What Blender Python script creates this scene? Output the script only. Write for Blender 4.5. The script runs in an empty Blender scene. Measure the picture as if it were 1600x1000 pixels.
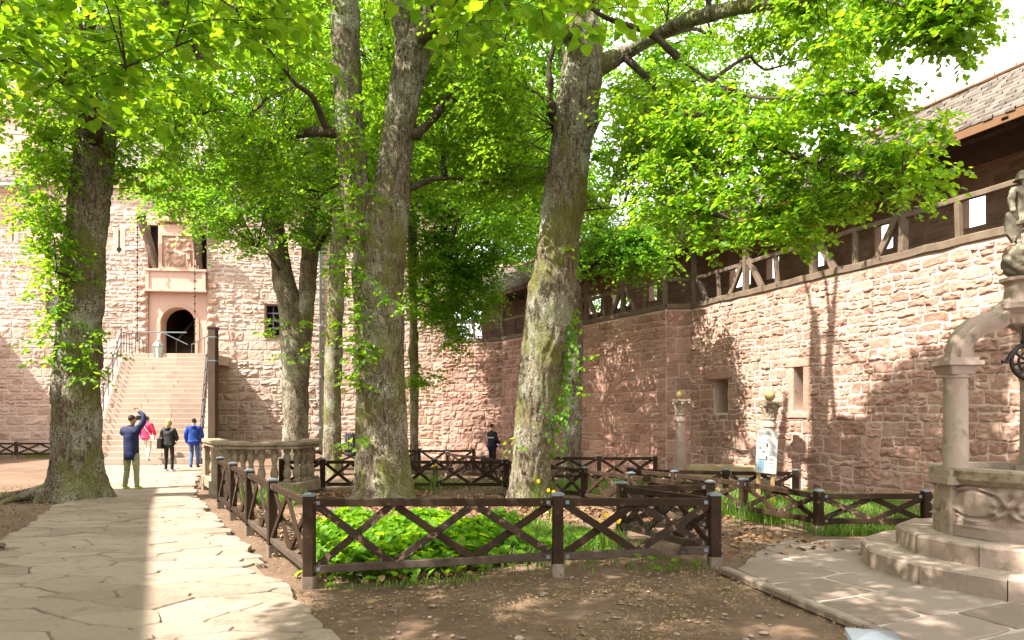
import bpy, math, random
import numpy as np
from mathutils import Vector, Matrix
rng = np.random.default_rng(11)
random.seed(11)
SC = bpy.context.scene
COL = SC.collection
F = 1067.0; HZ = 648.0; EYE = 1.65
R = math.radians

# ------------------------------------------------------------------ noise
def _hash(ix, iy, iz):
    h = (ix.astype(np.int64)*374761393 + iy.astype(np.int64)*668265263 + iz.astype(np.int64)*2147483647 + 1274126177) & 0xFFFFFFFF
    h = ((h ^ (h >> 13))*1274126177) & 0xFFFFFFFF
    h = ((h ^ (h >> 15))*2246822519) & 0xFFFFFFFF
    return ((h ^ (h >> 16)) & 0xFFFF)/65535.0*2-1
def vnoise(p):
    p = np.asarray(p, float); i = np.floor(p).astype(np.int64); f = p-i; f = f*f*(3-2*f)
    x, y, z = i[..., 0], i[..., 1], i[..., 2]; fx, fy, fz = f[..., 0], f[..., 1], f[..., 2]
    def L(a, b, t): return a+(b-a)*t
    return L(L(L(_hash(x, y, z), _hash(x+1, y, z), fx), L(_hash(x, y+1, z), _hash(x+1, y+1, z), fx), fy),
             L(L(_hash(x, y, z+1), _hash(x+1, y, z+1), fx), L(_hash(x, y+1, z+1), _hash(x+1, y+1, z+1), fx), fy), fz)
def fbm(p, o=4):
    p = np.asarray(p, float); s = 0; a = .5
    for k in range(o):
        s = s+a*vnoise(p+k*17.3); p = p*2.03; a *= .5
    return s
def sm(t):
    t = np.clip(t, 0, 1); return t*t*(3-2*t)

# ------------------------------------------------------------------ terrain height
def g(x, y):
    x = np.asarray(x, float); y = np.asarray(y, float)
    z = -.15*sm((y-11)/6)
    z = z+.19*sm((x+1.9)/3.9)*(1-sm((y-7.2)/3))
    z = z-.28*sm((y-19)/5)*sm((x+6)/3)*(1-sm((x-1.5)/3))
    return z
def gz(x, y): return float(g(x, y))
def at(px, Y, z=None):
    X = (px-800)*Y/F
    return Vector((X, Y, gz(X, Y) if z is None else z))
def pxz(px, py, Y): return Vector(((px-800)*Y/F, Y, EYE-(py-HZ)*Y/F))

# ------------------------------------------------------------------ mesh builder
class MB:
    def __init__(s): s.v = []; s.f = []; s.m = []; s.n = 0
    def add(s, v, f, mi=0):
        v = [tuple(a) for a in v]; s.v += v; s.f += [tuple(i+s.n for i in q) for q in f]; s.m += [mi]*len(f); s.n += len(v)
    def addnp(s, V, Q, mi=0): s.add(V.reshape(-1, 3).tolist(), Q.tolist(), mi)
    def box(s, lo, hi, mi=0):
        (a, b, c), (d, e, h) = lo, hi
        s.add([(a, b, c), (d, b, c), (d, e, c), (a, e, c), (a, b, h), (d, b, h), (d, e, h), (a, e, h)],
              [(0, 3, 2, 1), (4, 5, 6, 7), (0, 1, 5, 4), (1, 2, 6, 5), (2, 3, 7, 6), (3, 0, 4, 7)], mi)
    def beam(s, A, B, w, h, up=(0, 0, 1), ch=.006, mi=0, w2=None, h2=None, jit=0):
        A = Vector(A); B = Vector(B); d = (B-A).normalized(); up = Vector(up)
        if abs(d.dot(up)) > .98: up = Vector((0, 1, 0)) if abs(d.y) < .9 else Vector((1, 0, 0))
        sx = d.cross(up).normalized(); uy = sx.cross(d).normalized()
        V = []
        n = 1 if jit == 0 else max(2, int((B-A).length/.35))
        def ring(P, W, H_):
            W /= 2; H_ /= 2; c = min(ch, W*.4, H_*.4)
            pts = [(-W+c, -H_), (W-c, -H_), (W, -H_+c), (W, H_-c), (W-c, H_), (-W+c, H_), (-W, H_-c), (-W, -H_+c)]
            return [P+sx*a+uy*b for a, b in pts]
        for k in range(n+1):
            t = k/n; P = A.lerp(B, t)
            if jit and 0 < k < n: P = P+sx*random.uniform(-jit, jit)+uy*random.uniform(-jit, jit)
            V += ring(P, w+((w2 or w)-w)*t, h+((h2 or h)-h)*t)
        Fc = [tuple(range(7, -1, -1)), tuple(range(8*n, 8*n+8))]
        for k in range(n): Fc += [(8*k+i, 8*k+(i+1) % 8, 8*k+8+(i+1) % 8, 8*k+8+i) for i in range(8)]
        s.add(V, Fc, mi)
    def tube(s, pts, rad, n=8, mi=0, cap=True):
        pts = [Vector(p) for p in pts]; V = []; prev = None
        for i, p in enumerate(pts):
            d = (pts[min(i+1, len(pts)-1)]-pts[max(i-1, 0)]).normalized()
            if prev is None: u = d.orthogonal().normalized()
            else: u = (prev-d*prev.dot(d)).normalized()
            prev = u; w = d.cross(u); r = rad[i] if hasattr(rad, '__len__') else rad
            V += [p+u*(r*math.cos(2*math.pi*k/n))+w*(r*math.sin(2*math.pi*k/n)) for k in range(n)]
        Fc = [(i*n+k, i*n+(k+1) % n, (i+1)*n+(k+1) % n, (i+1)*n+k) for i in range(len(pts)-1) for k in range(n)]
        if cap: Fc += [tuple(range(n-1, -1, -1)), tuple(range((len(pts)-1)*n, len(pts)*n))]
        s.add(V, Fc, mi)
    def lathe(s, c, prof, n=24, mi=0, sq=0, rot=0):
        c = Vector(c); V = []
        for r, z in prof:
            for k in range(n):
                a = 2*math.pi*k/n+rot
                q = 1.0
                if sq: q = 1/max(abs(math.cos(a-rot)), abs(math.sin(a-rot)))
                V.append(c+Vector((r*q*math.cos(a), r*q*math.sin(a), z)))
        m = len(prof)
        Fc = [(i*n+k, i*n+(k+1) % n, (i+1)*n+(k+1) % n, (i+1)*n+k) for i in range(m-1) for k in range(n)]
        Fc += [tuple(range(n-1, -1, -1)), tuple(range((m-1)*n, m*n))]
        s.add(V, Fc, mi)
    def prism(s, poly, z0, z1, mi=0, bev=0):
        n = len(poly); V = [(a, b, z0) for a, b in poly]
        if bev:
            cx = sum(a for a, b in poly)/n; cy = sum(b for a, b in poly)/n
            V += [(a, b, z1-bev) for a, b in poly]
            V += [(a+(cx-a)*bev/max(.05, math.hypot(cx-a, cy-b)), b+(cy-b)*bev/max(.05, math.hypot(cx-a, cy-b)), z1) for a, b in poly]
            L = 3
        else: V += [(a, b, z1) for a, b in poly]; L = 2
        Fc = [tuple(range(n-1, -1, -1)), tuple(range((L-1)*n, L*n))]
        for k in range(L-1): Fc += [(k*n+i, k*n+(i+1) % n, (k+1)*n+(i+1) % n, (k+1)*n+i) for i in range(n)]
        s.add(V, Fc, mi)
    def ball(s, c, r, n=16, mi=0, sx=1, sy=1, sz=1):
        pr = [(max(1e-4, r*math.sin(math.pi*i/(n//2+2))), -r*math.cos(math.pi*i/(n//2+2))) for i in range(n//2+3)]
        c = Vector(c); k0 = len(s.v); s.lathe((0, 0, 0), pr, n, mi)
        for i in range(k0, len(s.v)): x, y, z = s.v[i]; s.v[i] = (c.x+x*sx, c.y+y*sy, c.z+z*sz)

def tag(o, label=None, cat=None, group=None, kind=None):
    if label: o['label'] = label
    if cat: o['category'] = cat
    if group: o['group'] = group
    if kind: o['kind'] = kind
    return o
def thing(name, label, cat, loc=(0, 0, 0), group=None):
    o = bpy.data.objects.new(name, None); COL.objects.link(o); o.location = loc; o.empty_display_size = .1
    return tag(o, label, cat, group)
def wloc(o):
    v = Vector((0, 0, 0))
    while o: v += o.location; o = o.parent
    return v
def mesh_np(name, V, Fs, mats, mi=None, smooth=False):
    """V (n,3); Fs (m,k) all same size"""
    me = bpy.data.meshes.new(name); V = np.ascontiguousarray(V, np.float32); Fs = np.ascontiguousarray(Fs, np.int32)
    m, k = Fs.shape
    me.vertices.add(len(V)); me.vertices.foreach_set('co', V.ravel())
    me.loops.add(m*k); me.loops.foreach_set('vertex_index', Fs.ravel())
    me.polygons.add(m); me.polygons.foreach_set('loop_start', np.arange(0, m*k, k, dtype=np.int32))
    for x in mats: me.materials.append(x)
    if mi is not None: me.polygons.foreach_set('material_index', np.asarray(mi, np.int32))
    me.polygons.foreach_set('use_smooth', np.full(m, smooth, dtype=bool))
    me.update(calc_edges=True); me.validate()
    return me
def mesh_mixed(name, V, groups, mats):
    """groups: list of (faces (m,k), material index, smooth)"""
    me = bpy.data.meshes.new(name); V = np.ascontiguousarray(V, np.float32)
    lv = np.concatenate([np.asarray(q).ravel() for q, _, _ in groups]).astype(np.int32); st = []; o = 0
    for q, _, _ in groups: m, k = q.shape; st.append(o+np.arange(m)*k); o += m*k
    st = np.concatenate(st).astype(np.int32)
    me.vertices.add(len(V)); me.vertices.foreach_set('co', V.ravel()); me.loops.add(len(lv)); me.loops.foreach_set('vertex_index', lv)
    me.polygons.add(len(st)); me.polygons.foreach_set('loop_start', st)
    for x in mats: me.materials.append(x)
    me.polygons.foreach_set('material_index', np.concatenate([np.full(len(q), i) for q, i, _ in groups]).astype(np.int32))
    me.polygons.foreach_set('use_smooth', np.concatenate([np.full(len(q), s) for q, _, s in groups]))
    me.update(calc_edges=True); me.validate(); return me
def link(name, me, parent=None):
    o = bpy.data.objects.new(name, me); COL.objects.link(o)
    if parent is not None: o.parent = parent
    return o
def obj(name, mb, mats, parent=None, smooth=False, label=None):
    mats = mats if isinstance(mats, (list, tuple)) else [mats]
    off = wloc(parent) if parent else Vector((0, 0, 0))
    me = bpy.data.meshes.new(name)
    me.from_pydata([(a-off.x, b-off.y, c-off.z) for a, b, c in mb.v], [], mb.f)
    for x in mats: me.materials.append(x)
    if any(mb.m): me.polygons.foreach_set('material_index', mb.m)
    if smooth: me.polygons.foreach_set('use_smooth', [True]*len(mb.f))
    me.update()
    o = link(name, me, parent)
    if label: o['label'] = label
    return o
def objnp(name, V, Fs, mats, parent=None, mi=None, smooth=False):
    off = np.array(wloc(parent)) if parent else np.zeros(3)
    return link(name, mesh_np(name, np.asarray(V)-off, Fs, mats if isinstance(mats, list) else [mats], mi, smooth), parent)
def autosmooth(o, ang=40):
    me = o.data; me.polygons.foreach_set('use_smooth', [True]*len(me.polygons))
    try: me.set_sharp_from_angle(angle=R(ang))
    except Exception: pass
    return o

# ------------------------------------------------------------------ materials
def N(nt, t, **kw):
    n = nt.nodes.new(t)
    for k, v in kw.items():
        if k in n.inputs: n.inputs[k].default_value = v
        else: setattr(n, k, v)
    return n
def ramp(nt, fac, cols, interp='LINEAR'):
    r = nt.nodes.new('ShaderNodeValToRGB'); e = r.color_ramp.elements; r.color_ramp.interpolation = interp
    while len(e) < len(cols): e.new(.5)
    for i, c in enumerate(cols):
        if len(c) == 4: e[i].position = c[0]; e[i].color = (*c[1:], 1)
        else: e[i].position = i/max(1, len(cols)-1); e[i].color = (*c, 1)
    nt.links.new(fac, r.inputs[0]); return r.outputs[0]
def mixc(nt, fac, a, b, mode='MIX'):
    m = nt.nodes.new('ShaderNodeMix'); m.data_type = 'RGBA'; m.blend_type = mode
    L = nt.links
    for s, v in ((0, fac), (6, a), (7, b)):
        if hasattr(v, 'links') or hasattr(v, 'is_linked'): L.new(v, m.inputs[s])
        else: m.inputs[s].default_value = (*v, 1) if isinstance(v, (tuple, list)) and len(v) == 3 else v
    return m.outputs[2]
def mth(nt, op, a, b=0.0, clamp=False):
    m = nt.nodes.new('ShaderNodeMath'); m.operation = op; m.use_clamp = clamp
    for s, v in ((0, a), (1, b)):
        if hasattr(v, 'is_linked'): nt.links.new(v, m.inputs[s])
        else: m.inputs[s].default_value = v
    return m.outputs[0]
def coord(nt, scale=(1, 1, 1)):
    tc = nt.nodes.new('ShaderNodeTexCoord'); mp = nt.nodes.new('ShaderNodeMapping'); mp.inputs['Scale'].default_value = scale
    nt.links.new(tc.outputs['Object'], mp.inputs[0]); return mp.outputs[0]
def noise(nt, vec, scale, detail=5, rough=.6, dist=0):
    n = nt.nodes.new('ShaderNodeTexNoise'); n.inputs['Scale'].default_value = scale; n.inputs['Detail'].default_value = detail
    n.inputs['Roughness'].default_value = rough; n.inputs['Distortion'].default_value = dist
    nt.links.new(vec, n.inputs['Vector']); return n.outputs['Fac']
def island(nt): return nt.nodes.new('ShaderNodeNewGeometry').outputs['Random Per Island']
def newmat(name):
    m = bpy.data.materials.new(name); m.use_nodes = True; nt = m.node_tree; b = nt.nodes['Principled BSDF']; return m, nt, b
def bumpn(nt, b, h, strength=.4, dist=.02):
    u = nt.nodes.new('ShaderNodeBump'); u.inputs['Strength'].default_value = strength; u.inputs['Distance'].default_value = dist
    nt.links.new(h, u.inputs['Height']); nt.links.new(u.outputs[0], b.inputs['Normal'])
def stonemat(name, cols, *a, weather=0, **k):
    m = stonemat0(name, cols, *a, **k)
    if weather:
        nt = m.node_tree; b = nt.nodes['Principled BSDF']; src = b.inputs['Base Color'].links[0].from_socket; v = coord(nt, (1, 1, .45))
        f = ramp(nt, mth(nt, 'ADD', mth(nt, 'MULTIPLY', noise(nt, v, .55, 4), .7), mth(nt, 'MULTIPLY', noise(nt, v, 5, 6, .7), .35)), [(.50, 0, 0, 0), (.66, 1, 1, 1)])
        c = mixc(nt, mth(nt, 'MULTIPLY', f, weather), src, (.20, .135, .10)); nt.links.new(c, b.inputs['Base Color'])
    return m
def stonemat0(name, cols, isl=.7, scale=1.5, fine=25, bump=.5, dist=.02, rough=.9, spots=None, spotscale=5, spotlo=.6, spothi=.68, stretch=(1, 1, 1), metallic=0, spec=.2):
    m, nt, b = newmat(name); v = coord(nt, stretch)
    n1 = noise(nt, v, scale, 5); n2 = noise(nt, v, fine, 6, .65)
    f = mth(nt, 'ADD', mth(nt, 'MULTIPLY', n1, 1.0), mth(nt, 'MULTIPLY', n2, .5))
    f = mth(nt, 'MULTIPLY', mth(nt, 'SUBTRACT', f, .45), 1.6)
    if isl: f = mth(nt, 'ADD', mth(nt, 'MULTIPLY', f, 1-isl), mth(nt, 'MULTIPLY', island(nt), isl))
    c = ramp(nt, f, cols)
    if spots:
        sp = ramp(nt, noise(nt, v, spotscale, 8, .7), [(spotlo, 0, 0, 0), (spothi, 1, 1, 1)])
        c = mixc(nt, sp, c, spots)
    nt.links.new(c, b.inputs['Base Color']); b.inputs['Roughness'].default_value = rough; b.inputs['Metallic'].default_value = metallic
    b.inputs['Specular IOR Level'].default_value = spec
    n3 = noise(nt, v, fine*.5, 8, .7)
    bumpn(nt, b, n3, bump, dist); return m
def flat(name, c, rough=.7, metallic=0, var=.12, scale=12, bump=.15):
    d = tuple(x*(1-var) for x in c); e = tuple(min(1, x*(1+var)) for x in c)
    return stonemat(name, [d, c, e], isl=0, scale=scale, fine=scale*6, bump=bump, dist=.005, rough=rough, metallic=metallic, spec=.3)

M = {}
M['wall'] = stonemat('red_sandstone', [(0, .235, .13, .093), (.3, .34, .19, .142), (.55, .42, .245, .188), (.8, .465, .295, .228), (.93, .47, .345, .255), (1, .34, .285, .24)], .55, .8, 22, 1.0, .045, spots=(.47, .345, .27), spotscale=2.2, spotlo=.55, spothi=.8, weather=.55)
M['wallpale'] = stonemat('pale_pink_sandstone', [(0, .36, .235, .18), (.35, .46, .32, .25), (.7, .52, .385, .31), (.9, .54, .43, .355), (1, .40, .36, .335)], .74, .8, 22, 1.0, .045, weather=.3)
M['mortar'] = stonemat('lime_mortar', [(.42, .31, .25), (.52, .40, .335), (.59, .48, .41)], 0, 1.2, 30, .6, .015)
M['dress'] = stonemat('dressed_pink_sandstone', [(.40, .25, .18), (.47, .30, .22), (.52, .35, .27)], .15, .8, 40, .3, .006)
M['plaster'] = stonemat('pink_plaster', [(.50, .325, .25), (.55, .36, .285), (.59, .40, .32)], 0, .7, 30, .15, .005)
M['well'] = stonemat('buff_sandstone', weather=.35, cols=[(.25, .185, .148), (.34, .26, .213), (.40, .325, .272)], isl=.1, scale=2.5, fine=60, bump=.6, dist=.01, spots=(.16, .135, .09), spotscale=5, spotlo=.54, spothi=.70)
M['lichenstone'] = stonemat('lichen_covered_stone', [(.16, .125, .088), (.28, .215, .155), (.37, .295, .225)], .0, 3, 50, .6, .008, spots=(.115, .11, .05), spotscale=7, spotlo=.5, spothi=.66)
M['trough'] = stonemat('yellowed_trough_stone', [(.22, .165, .085), (.36, .28, .16), (.46, .38, .25)], 0, 2.5, 50, .6, .008, spots=(.13, .12, .05), spotscale=5, spotlo=.56, spothi=.7)
M['step'] = stonemat('stair_sandstone', [(.265, .19, .145), (.33, .248, .193), (.38, .30, .24)], .5, 1.4, 40, .5, .012, weather=.45)
M['flag'] = stonemat('flagstone', [(0, .20, .148, .112), (.4, .27, .205, .158), (.75, .32, .25, .195), (1, .25, .215, .18)], .55, .9, 26, 1.0, .03, rough=.85, spots=(.165, .118, .085), spotscale=3.5, spotlo=.54, spothi=.76)
M['slab'] = stonemat('grey_pink_slab', [(.155, .115, .09), (.225, .17, .137), (.275, .215, .178)], .65, .8, 26, .5, .008, rough=.8, spots=(.17, .13, .10), spotscale=3, spotlo=.58, spothi=.78)
M['joint'] = stonemat('sandy_joint', [(.14, .10, .07), (.20, .15, .108), (.25, .19, .14)], 0, 5, 60, .6, .01, spots=(.07, .09, .03), spotscale=2, spotlo=.6, spothi=.68)
M['slabjoint'] = stonemat('pale_joint', [(.32, .27, .225), (.40, .345, .29), (.45, .39, .335)], 0, 5, 60, .6, .01)
M['fence'] = stonemat('dark_brown_stained_wood', [(.021, .012, .0068), (.033, .0195, .0115), (.053, .032, .019)], 0, 3, 30, .5, .004, rough=.8, spots=(.15, .095, .06), spotscale=9, spotlo=.62, spothi=.66, stretch=(1, 1, 1), spec=.12)
M['fenceworn'] = stonemat('peeling_stained_wood', [(.022, .0135, .0085), (.034, .021, .0135), (.055, .035, .023)], 0, 3, 30, .6, .005, rough=.75, spots=(.20, .13, .08), spotscale=11, spotlo=.55, spothi=.60)
M['fencedust'] = stonemat('dusty_stained_wood', [(.045, .03, .021), (.075, .052, .038), (.115, .083, .062)], 0, 3, 30, .5, .004, rough=.85, spots=(.028, .018, .012), spotscale=7, spotlo=.56, spothi=.66)
M['timber'] = stonemat('weathered_oak', [(.078, .055, .039), (.13, .094, .066), (.20, .15, .108)], .35, 5, 40, .6, .008, stretch=(1, 1, 1))
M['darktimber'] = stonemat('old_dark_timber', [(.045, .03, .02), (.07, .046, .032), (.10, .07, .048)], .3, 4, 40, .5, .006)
M['tile'] = stonemat('clay_roof_tile', [(0, .085, .068, .056), (.4, .13, .105, .088), (.75, .19, .155, .13), (1, .15, .135, .12)], .75, 1.0, 30, .4, .006, spots=(.10, .09, .06), spotscale=3, spotlo=.6, spothi=.75)
M['fascia'] = flat('brown_fascia_board', (.15, .075, .035), .7)
M['iron'] = flat('wrought_iron', (.035, .03, .03), .5, .6)
M['railpaint'] = flat('grey_painted_iron', (.085, .085, .10), .5, .2)
M['zinc'] = flat('zinc_gutter', (.27, .33, .35), .45, .5)
M['pipe'] = flat('grey_green_pipe', (.28, .36, .35), .5, .2)
M['cap'] = flat('brushed_steel_cap', (.17, .19, .215), .5, .5)
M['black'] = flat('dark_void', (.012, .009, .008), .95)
M['glass'] = flat('pale_lantern_glass', (.5, .52, .40), .2)
M['sign'] = flat('pale_grey_board', (.46, .46, .45), .5, 0, .04)
M['signblue'] = flat('light_blue_print', (.12, .32, .48), .5)
M['signpale'] = flat('pale_blue_print', (.36, .42, .50), .5)
M['signink'] = flat('dark_print', (.06, .05, .06), .5)
M['signgrey'] = flat('grey_print', (.28, .27, .26), .5)
M['signwood'] = flat('light_post_wood', (.33, .2, .09), .7)
M['concrete'] = stonemat('concrete_footing', [(.12, .09, .07), (.17, .13, .10), (.22, .17, .135)], 0, 6, 60, .4, .006)
M['litter'] = stonemat('dry_litter', [(0, .11, .065, .035), (.35, .20, .125, .06), (.7, .29, .19, .08), (.92, .24, .19, .09), (1, .08, .05, .03)], 1, 3, 20, .1, .002)
M['deadleaf'] = stonemat('dry_brown_leaves', [(0, .10, .05, .025), (.5, .22, .12, .06), (1, .34, .21, .12)], 1, 3, 20, .1, .002)
M['skin'] = flat('skin', (.42, .24, .165), .55, 0, .06)
M['statue'] = stonemat('weathered_statue_stone', [(.07, .06, .045), (.17, .145, .105), (.30, .255, .195)], 0, 7, 50, .6, .006, spots=(.33, .29, .22), spotscale=9, spotlo=.56, spothi=.66)
M['petal'] = flat('yellow_petal', (.75, .48, .02), .6)
M['ball'] = stonemat('mossy_stone_ball', [(.18, .14, .05), (.30, .23, .11), (.42, .34, .2)], 0, 4, 40, .5, .006)

def barkmat(name, moss=.5):
    m, nt, b = newmat(name); v = coord(nt); vs = coord(nt, (10, 10, 2.2))
    rid = noise(nt, vs, 1.9, 8, .72, 1.2); gm = noise(nt, v, 26, 8, .78)
    c = ramp(nt, mth(nt, 'ADD', mth(nt, 'MULTIPLY', rid, .75), mth(nt, 'MULTIPLY', gm, .25)), [(.37, .032, .022, .015), (.46, .11, .082, .056), (.54, .25, .20, .145), (.66, .40, .34, .26)])
    gl = noise(nt, v, 1.6, 4)
    lich = ramp(nt, mth(nt, 'ADD', mth(nt, 'MULTIPLY', gl, .5), mth(nt, 'MULTIPLY', gm, .6)), [(.555, 0, 0, 0), (.595, 1, 1, 1)])
    c = mixc(nt, mth(nt, 'MULTIPLY', lich, .8), c, (.43, .43, .33))
    gl2 = noise(nt, coord(nt, (1, 1, .6)), 1.9, 4); gm2 = noise(nt, v, 15, 8, .78)
    ms = ramp(nt, mth(nt, 'ADD', mth(nt, 'MULTIPLY', gl2, .6), mth(nt, 'MULTIPLY', gm2, .5)), [(.60-.1*moss, 0, 0, 0), (.665-.1*moss, 1, 1, 1)])
    c = mixc(nt, mth(nt, 'MULTIPLY', ms, .7), c, (.165, .17, .03))
    nt.links.new(c, b.inputs['Base Color']); b.inputs['Roughness'].default_value = .95; b.inputs['Specular IOR Level'].default_value = .1
    bumpn(nt, b, mth(nt, 'ADD', rid, mth(nt, 'MULTIPLY', gm, .6)), 1.0, .07); return m
M['bark'] = barkmat('mossy_lime_bark', .65); M['bark2'] = barkmat('grey_lime_bark', .1)
M['limbbark'] = stonemat('dark_limb_bark', [(.022, .016, .011), (.06, .043, .03), (.13, .10, .07)], 0, 4, 40, 1.0, .03, spots=(.25, .24, .17), spotscale=7, spotlo=.58, spothi=.66)
M['twig'] = flat('dark_twig', (.045, .032, .022), .9)

def leafmat(name, cols, tcols, tr=.5):
    m, nt, b = newmat(name); r = island(nt)
    c = ramp(nt, r, cols); t = ramp(nt, r, tcols)
    nt.links.new(c, b.inputs['Base Color']); b.inputs['Roughness'].default_value = .42; b.inputs['Specular IOR Level'].default_value = .35
    tl = nt.nodes.new('ShaderNodeBsdfTranslucent'); nt.links.new(t, tl.inputs[0])
    mx = nt.nodes.new('ShaderNodeMixShader'); mx.inputs[0].default_value = tr
    nt.links.new(b.outputs[0], mx.inputs[1]); nt.links.new(tl.outputs[0], mx.inputs[2])
    nt.links.new(mx.outputs[0], nt.nodes['Material Output'].inputs[0]); return m
M['leaf'] = leafmat('lime_leaf', [(0, .06, .18, .006), (.5, .10, .25, .010), (1, .155, .30, .016)], [(0, .24, .46, .010), (.5, .34, .57, .014), (1, .48, .66, .02)], .55)
M['leafdark'] = leafmat('green_leaf', [(0, .048, .155, .008), (.5, .08, .22, .012), (1, .13, .27, .018)], [(0, .18, .40, .012), (.5, .27, .51, .018), (1, .40, .60, .03)], .54)
M['grass'] = leafmat('grass_blade', [(0, .05, .13, .012), (.5, .09, .19, .02), (.85, .16, .24, .04), (1, .26, .24, .09)], [(0, .14, .28, .02), (.8, .26, .40, .04), (1, .36, .36, .10)], .4)
# ================================================================== masonry
def layout(L, H, hr, wr, rg, split=.25, z0=0.0, hgrow=0):
    out = []; z = z0
    while z < H-.02:
        h = rg.uniform(*hr)*(1-hgrow*(z-z0)/H)
        if H-(z+h) < hr[0]*.6: h = H-z
        u = -rg.uniform(0, wr[0]*.8)
        while u < L:
            w = rg.uniform(*wr)*(.75+.5*(h/hr[1]))
            if L-(u+w) < wr[0]*.5: w = L-u
            a, b = max(u, 0), min(u+w, L)
            if b-a > .05:
                if h > .2 and rg.random() < split:
                    q = h*rg.uniform(.35, .65); cuts = [(z, z+q), (z+q, z+h)]
                    for c in cuts:
                        if b-a > .4 and rg.random() < .5:
                            mm = a+(b-a)*rg.uniform(.35, .65); out += [(a, mm, *c), (mm, b, *c)]
                        else: out.append((a, b, *c))
                else: out.append((a, b, z, z+h))
            u += w
        z += h
    return out
def trim(rects, holes):
    res = []
    for (a, b, c, d) in rects:
        ok = True
        for (p, q, r, s) in holes:
            if a < q and b > p and c < s and d > r:
                cand = [(a, min(b, p), c, d), (max(a, q), b, c, d), (a, b, c, min(d, r)), (a, b, max(c, s), d)]
                cand = [k for k in cand if k[1]-k[0] > .07 and k[3]-k[2] > .06]
                if not cand: ok = False; break
                a, b, c, d = max(cand, key=lambda k: (k[1]-k[0])*(k[3]-k[2]))
        if ok: res.append((a, b, c, d))
    return np.array(res)
def stones(rects, P, t, n, depth=(.03, .07), gap=.012, inset=.03, warp=.03, nx=7, ny=6, rough=.5, round_=.35, sd=0, freq=6, jag=0):
    """bossed stones laid on plane P + u t + v z, n points to the viewer"""
    S = len(rects); P, t, n = (np.array(q, float) for q in (P, t, n))
    a, b, c, d = (rects[:, i][:, None] for i in range(4)); a = a+gap; b = b-gap; c = c+gap; d = d-gap
    iw = np.minimum(inset, .22*(b-a)); ih = np.minimum(inset, .22*(d-c))
    k = np.linspace(0, 1, nx-2)[None]; U = np.concatenate([a, a+iw+(b-a-2*iw)*k, b], 1)
    k = np.linspace(0, 1, ny-2)[None]; V = np.concatenate([c, c+ih+(d-c-2*ih)*k, d], 1)
    U = np.repeat(U[:, None, :], ny, 1); V = np.repeat(V[:, :, None], nx, 2)
    cu = ((a+b)/2)[:, :, None]; cv = ((c+d)/2)[:, :, None]
    for i in (0, 1, nx-2, nx-1):
        for j in (0, 1, ny-2, ny-1):
            q = round_ if (i in (0, nx-1) and j in (0, ny-1)) else (round_*.5)
            U[:, j, i] += np.sign(cu[:, 0, 0]-U[:, j, i])*iw[:, 0]*q; V[:, j, i] += np.sign(cv[:, 0, 0]-V[:, j, i])*ih[:, 0]*q
    pp = np.stack([U, V, np.zeros_like(U)+sd*7.7], -1)
    wu = vnoise(pp*3.1+5)*warp+vnoise(pp*11+3)*warp*.35; wv = vnoise(pp*3.1+55)*warp*.9+vnoise(pp*11+31)*warp*.35
    dep = rng.uniform(depth[0], depth[1], (S, 1, 1)); off = rng.uniform(0, 90, (S, 1, 1, 3))
    nz = fbm(np.stack([U*freq, V*freq*1.3, np.zeros_like(U)], -1)+off, 4)
    if jag: wu0 = vnoise(np.stack([U*19, V*19, 0*U+3], -1)+off)*jag; wv0 = vnoise(np.stack([U*19, V*19, 0*U+8], -1)+off)*jag
    D = dep*(.8+nz*2*rough)
    tx = rng.uniform(-.25, .25, (S, 1, 1))*dep*(U-cu)/(b-a)[:, :, None]*2; ty = rng.uniform(-.35, .15, (S, 1, 1))*dep*(V-cv)/(d-c)[:, :, None]*2
    D = np.maximum(D+tx+ty, dep*.2)
    m = np.zeros((ny, nx), bool); m[0] = m[-1] = True; m[:, 0] = m[:, -1] = True
    D = np.where(m[None], -.012, D)
    r2 = np.zeros((ny, nx), bool); r2[1, 1:-1] = r2[-2, 1:-1] = True; r2[1:-1, 1] = r2[1:-1, -2] = True
    D = np.where(r2[None], D*.72, D)
    U = U+wu; V = V+wv
    if jag: U = U+wu0; V = V+wv0
    W = P+U[..., None]*t+V[..., None]*np.array([0, 0, 1.])+D[..., None]*n
    idx = np.arange(S*ny*nx).reshape(S, ny, nx)
    Q = np.stack([idx[:, :-1, :-1], idx[:, :-1, 1:], idx[:, 1:, 1:], idx[:, 1:, :-1]], -1).reshape(-1, 4)
    if np.dot(np.cross(t, [0, 0, 1]), n) < 0: Q = Q[:, ::-1]
    return W.reshape(-1, 3), Q
def backing(L, z0, H, holes, P, t, n, rev=.35):
    """mortar plane with openings and their reveals"""
    P, t, n = Vector(P), Vector(t), Vector(n)
    us = sorted({0, L, *[h[0] for h in holes], *[h[1] for h in holes]}); zs = sorted({z0, H, *[h[2] for h in holes], *[h[3] for h in holes]})
    us = [u for u in us if 0 <= u <= L]; zs = [z for z in zs if z0 <= z <= H]
    mb = MB(); pt = lambda u, z, d=0: P+t*u+Vector((0, 0, z))+n*d
    for i in range(len(us)-1):
        for j in range(len(zs)-1):
            cu, cz = (us[i]+us[i+1])/2, (zs[j]+zs[j+1])/2
            if any(h[0] < cu < h[1] and h[2] < cz < h[3] for h in holes): continue
            mb.add([pt(us[i], zs[j]), pt(us[i+1], zs[j]), pt(us[i+1], zs[j+1]), pt(us[i], zs[j+1])], [(0, 1, 2, 3)])
    for (a, b, c, d) in holes:
        for (u0, v0, u1, v1) in ((a, c, b, c), (b, c, b, d), (b, d, a, d), (a, d, a, c)):
            mb.add([pt(u0, v0), pt(u1, v1), pt(u1, v1, -rev), pt(u0, v0, -rev)], [(0, 1, 2, 3)])
    return mb
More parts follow.
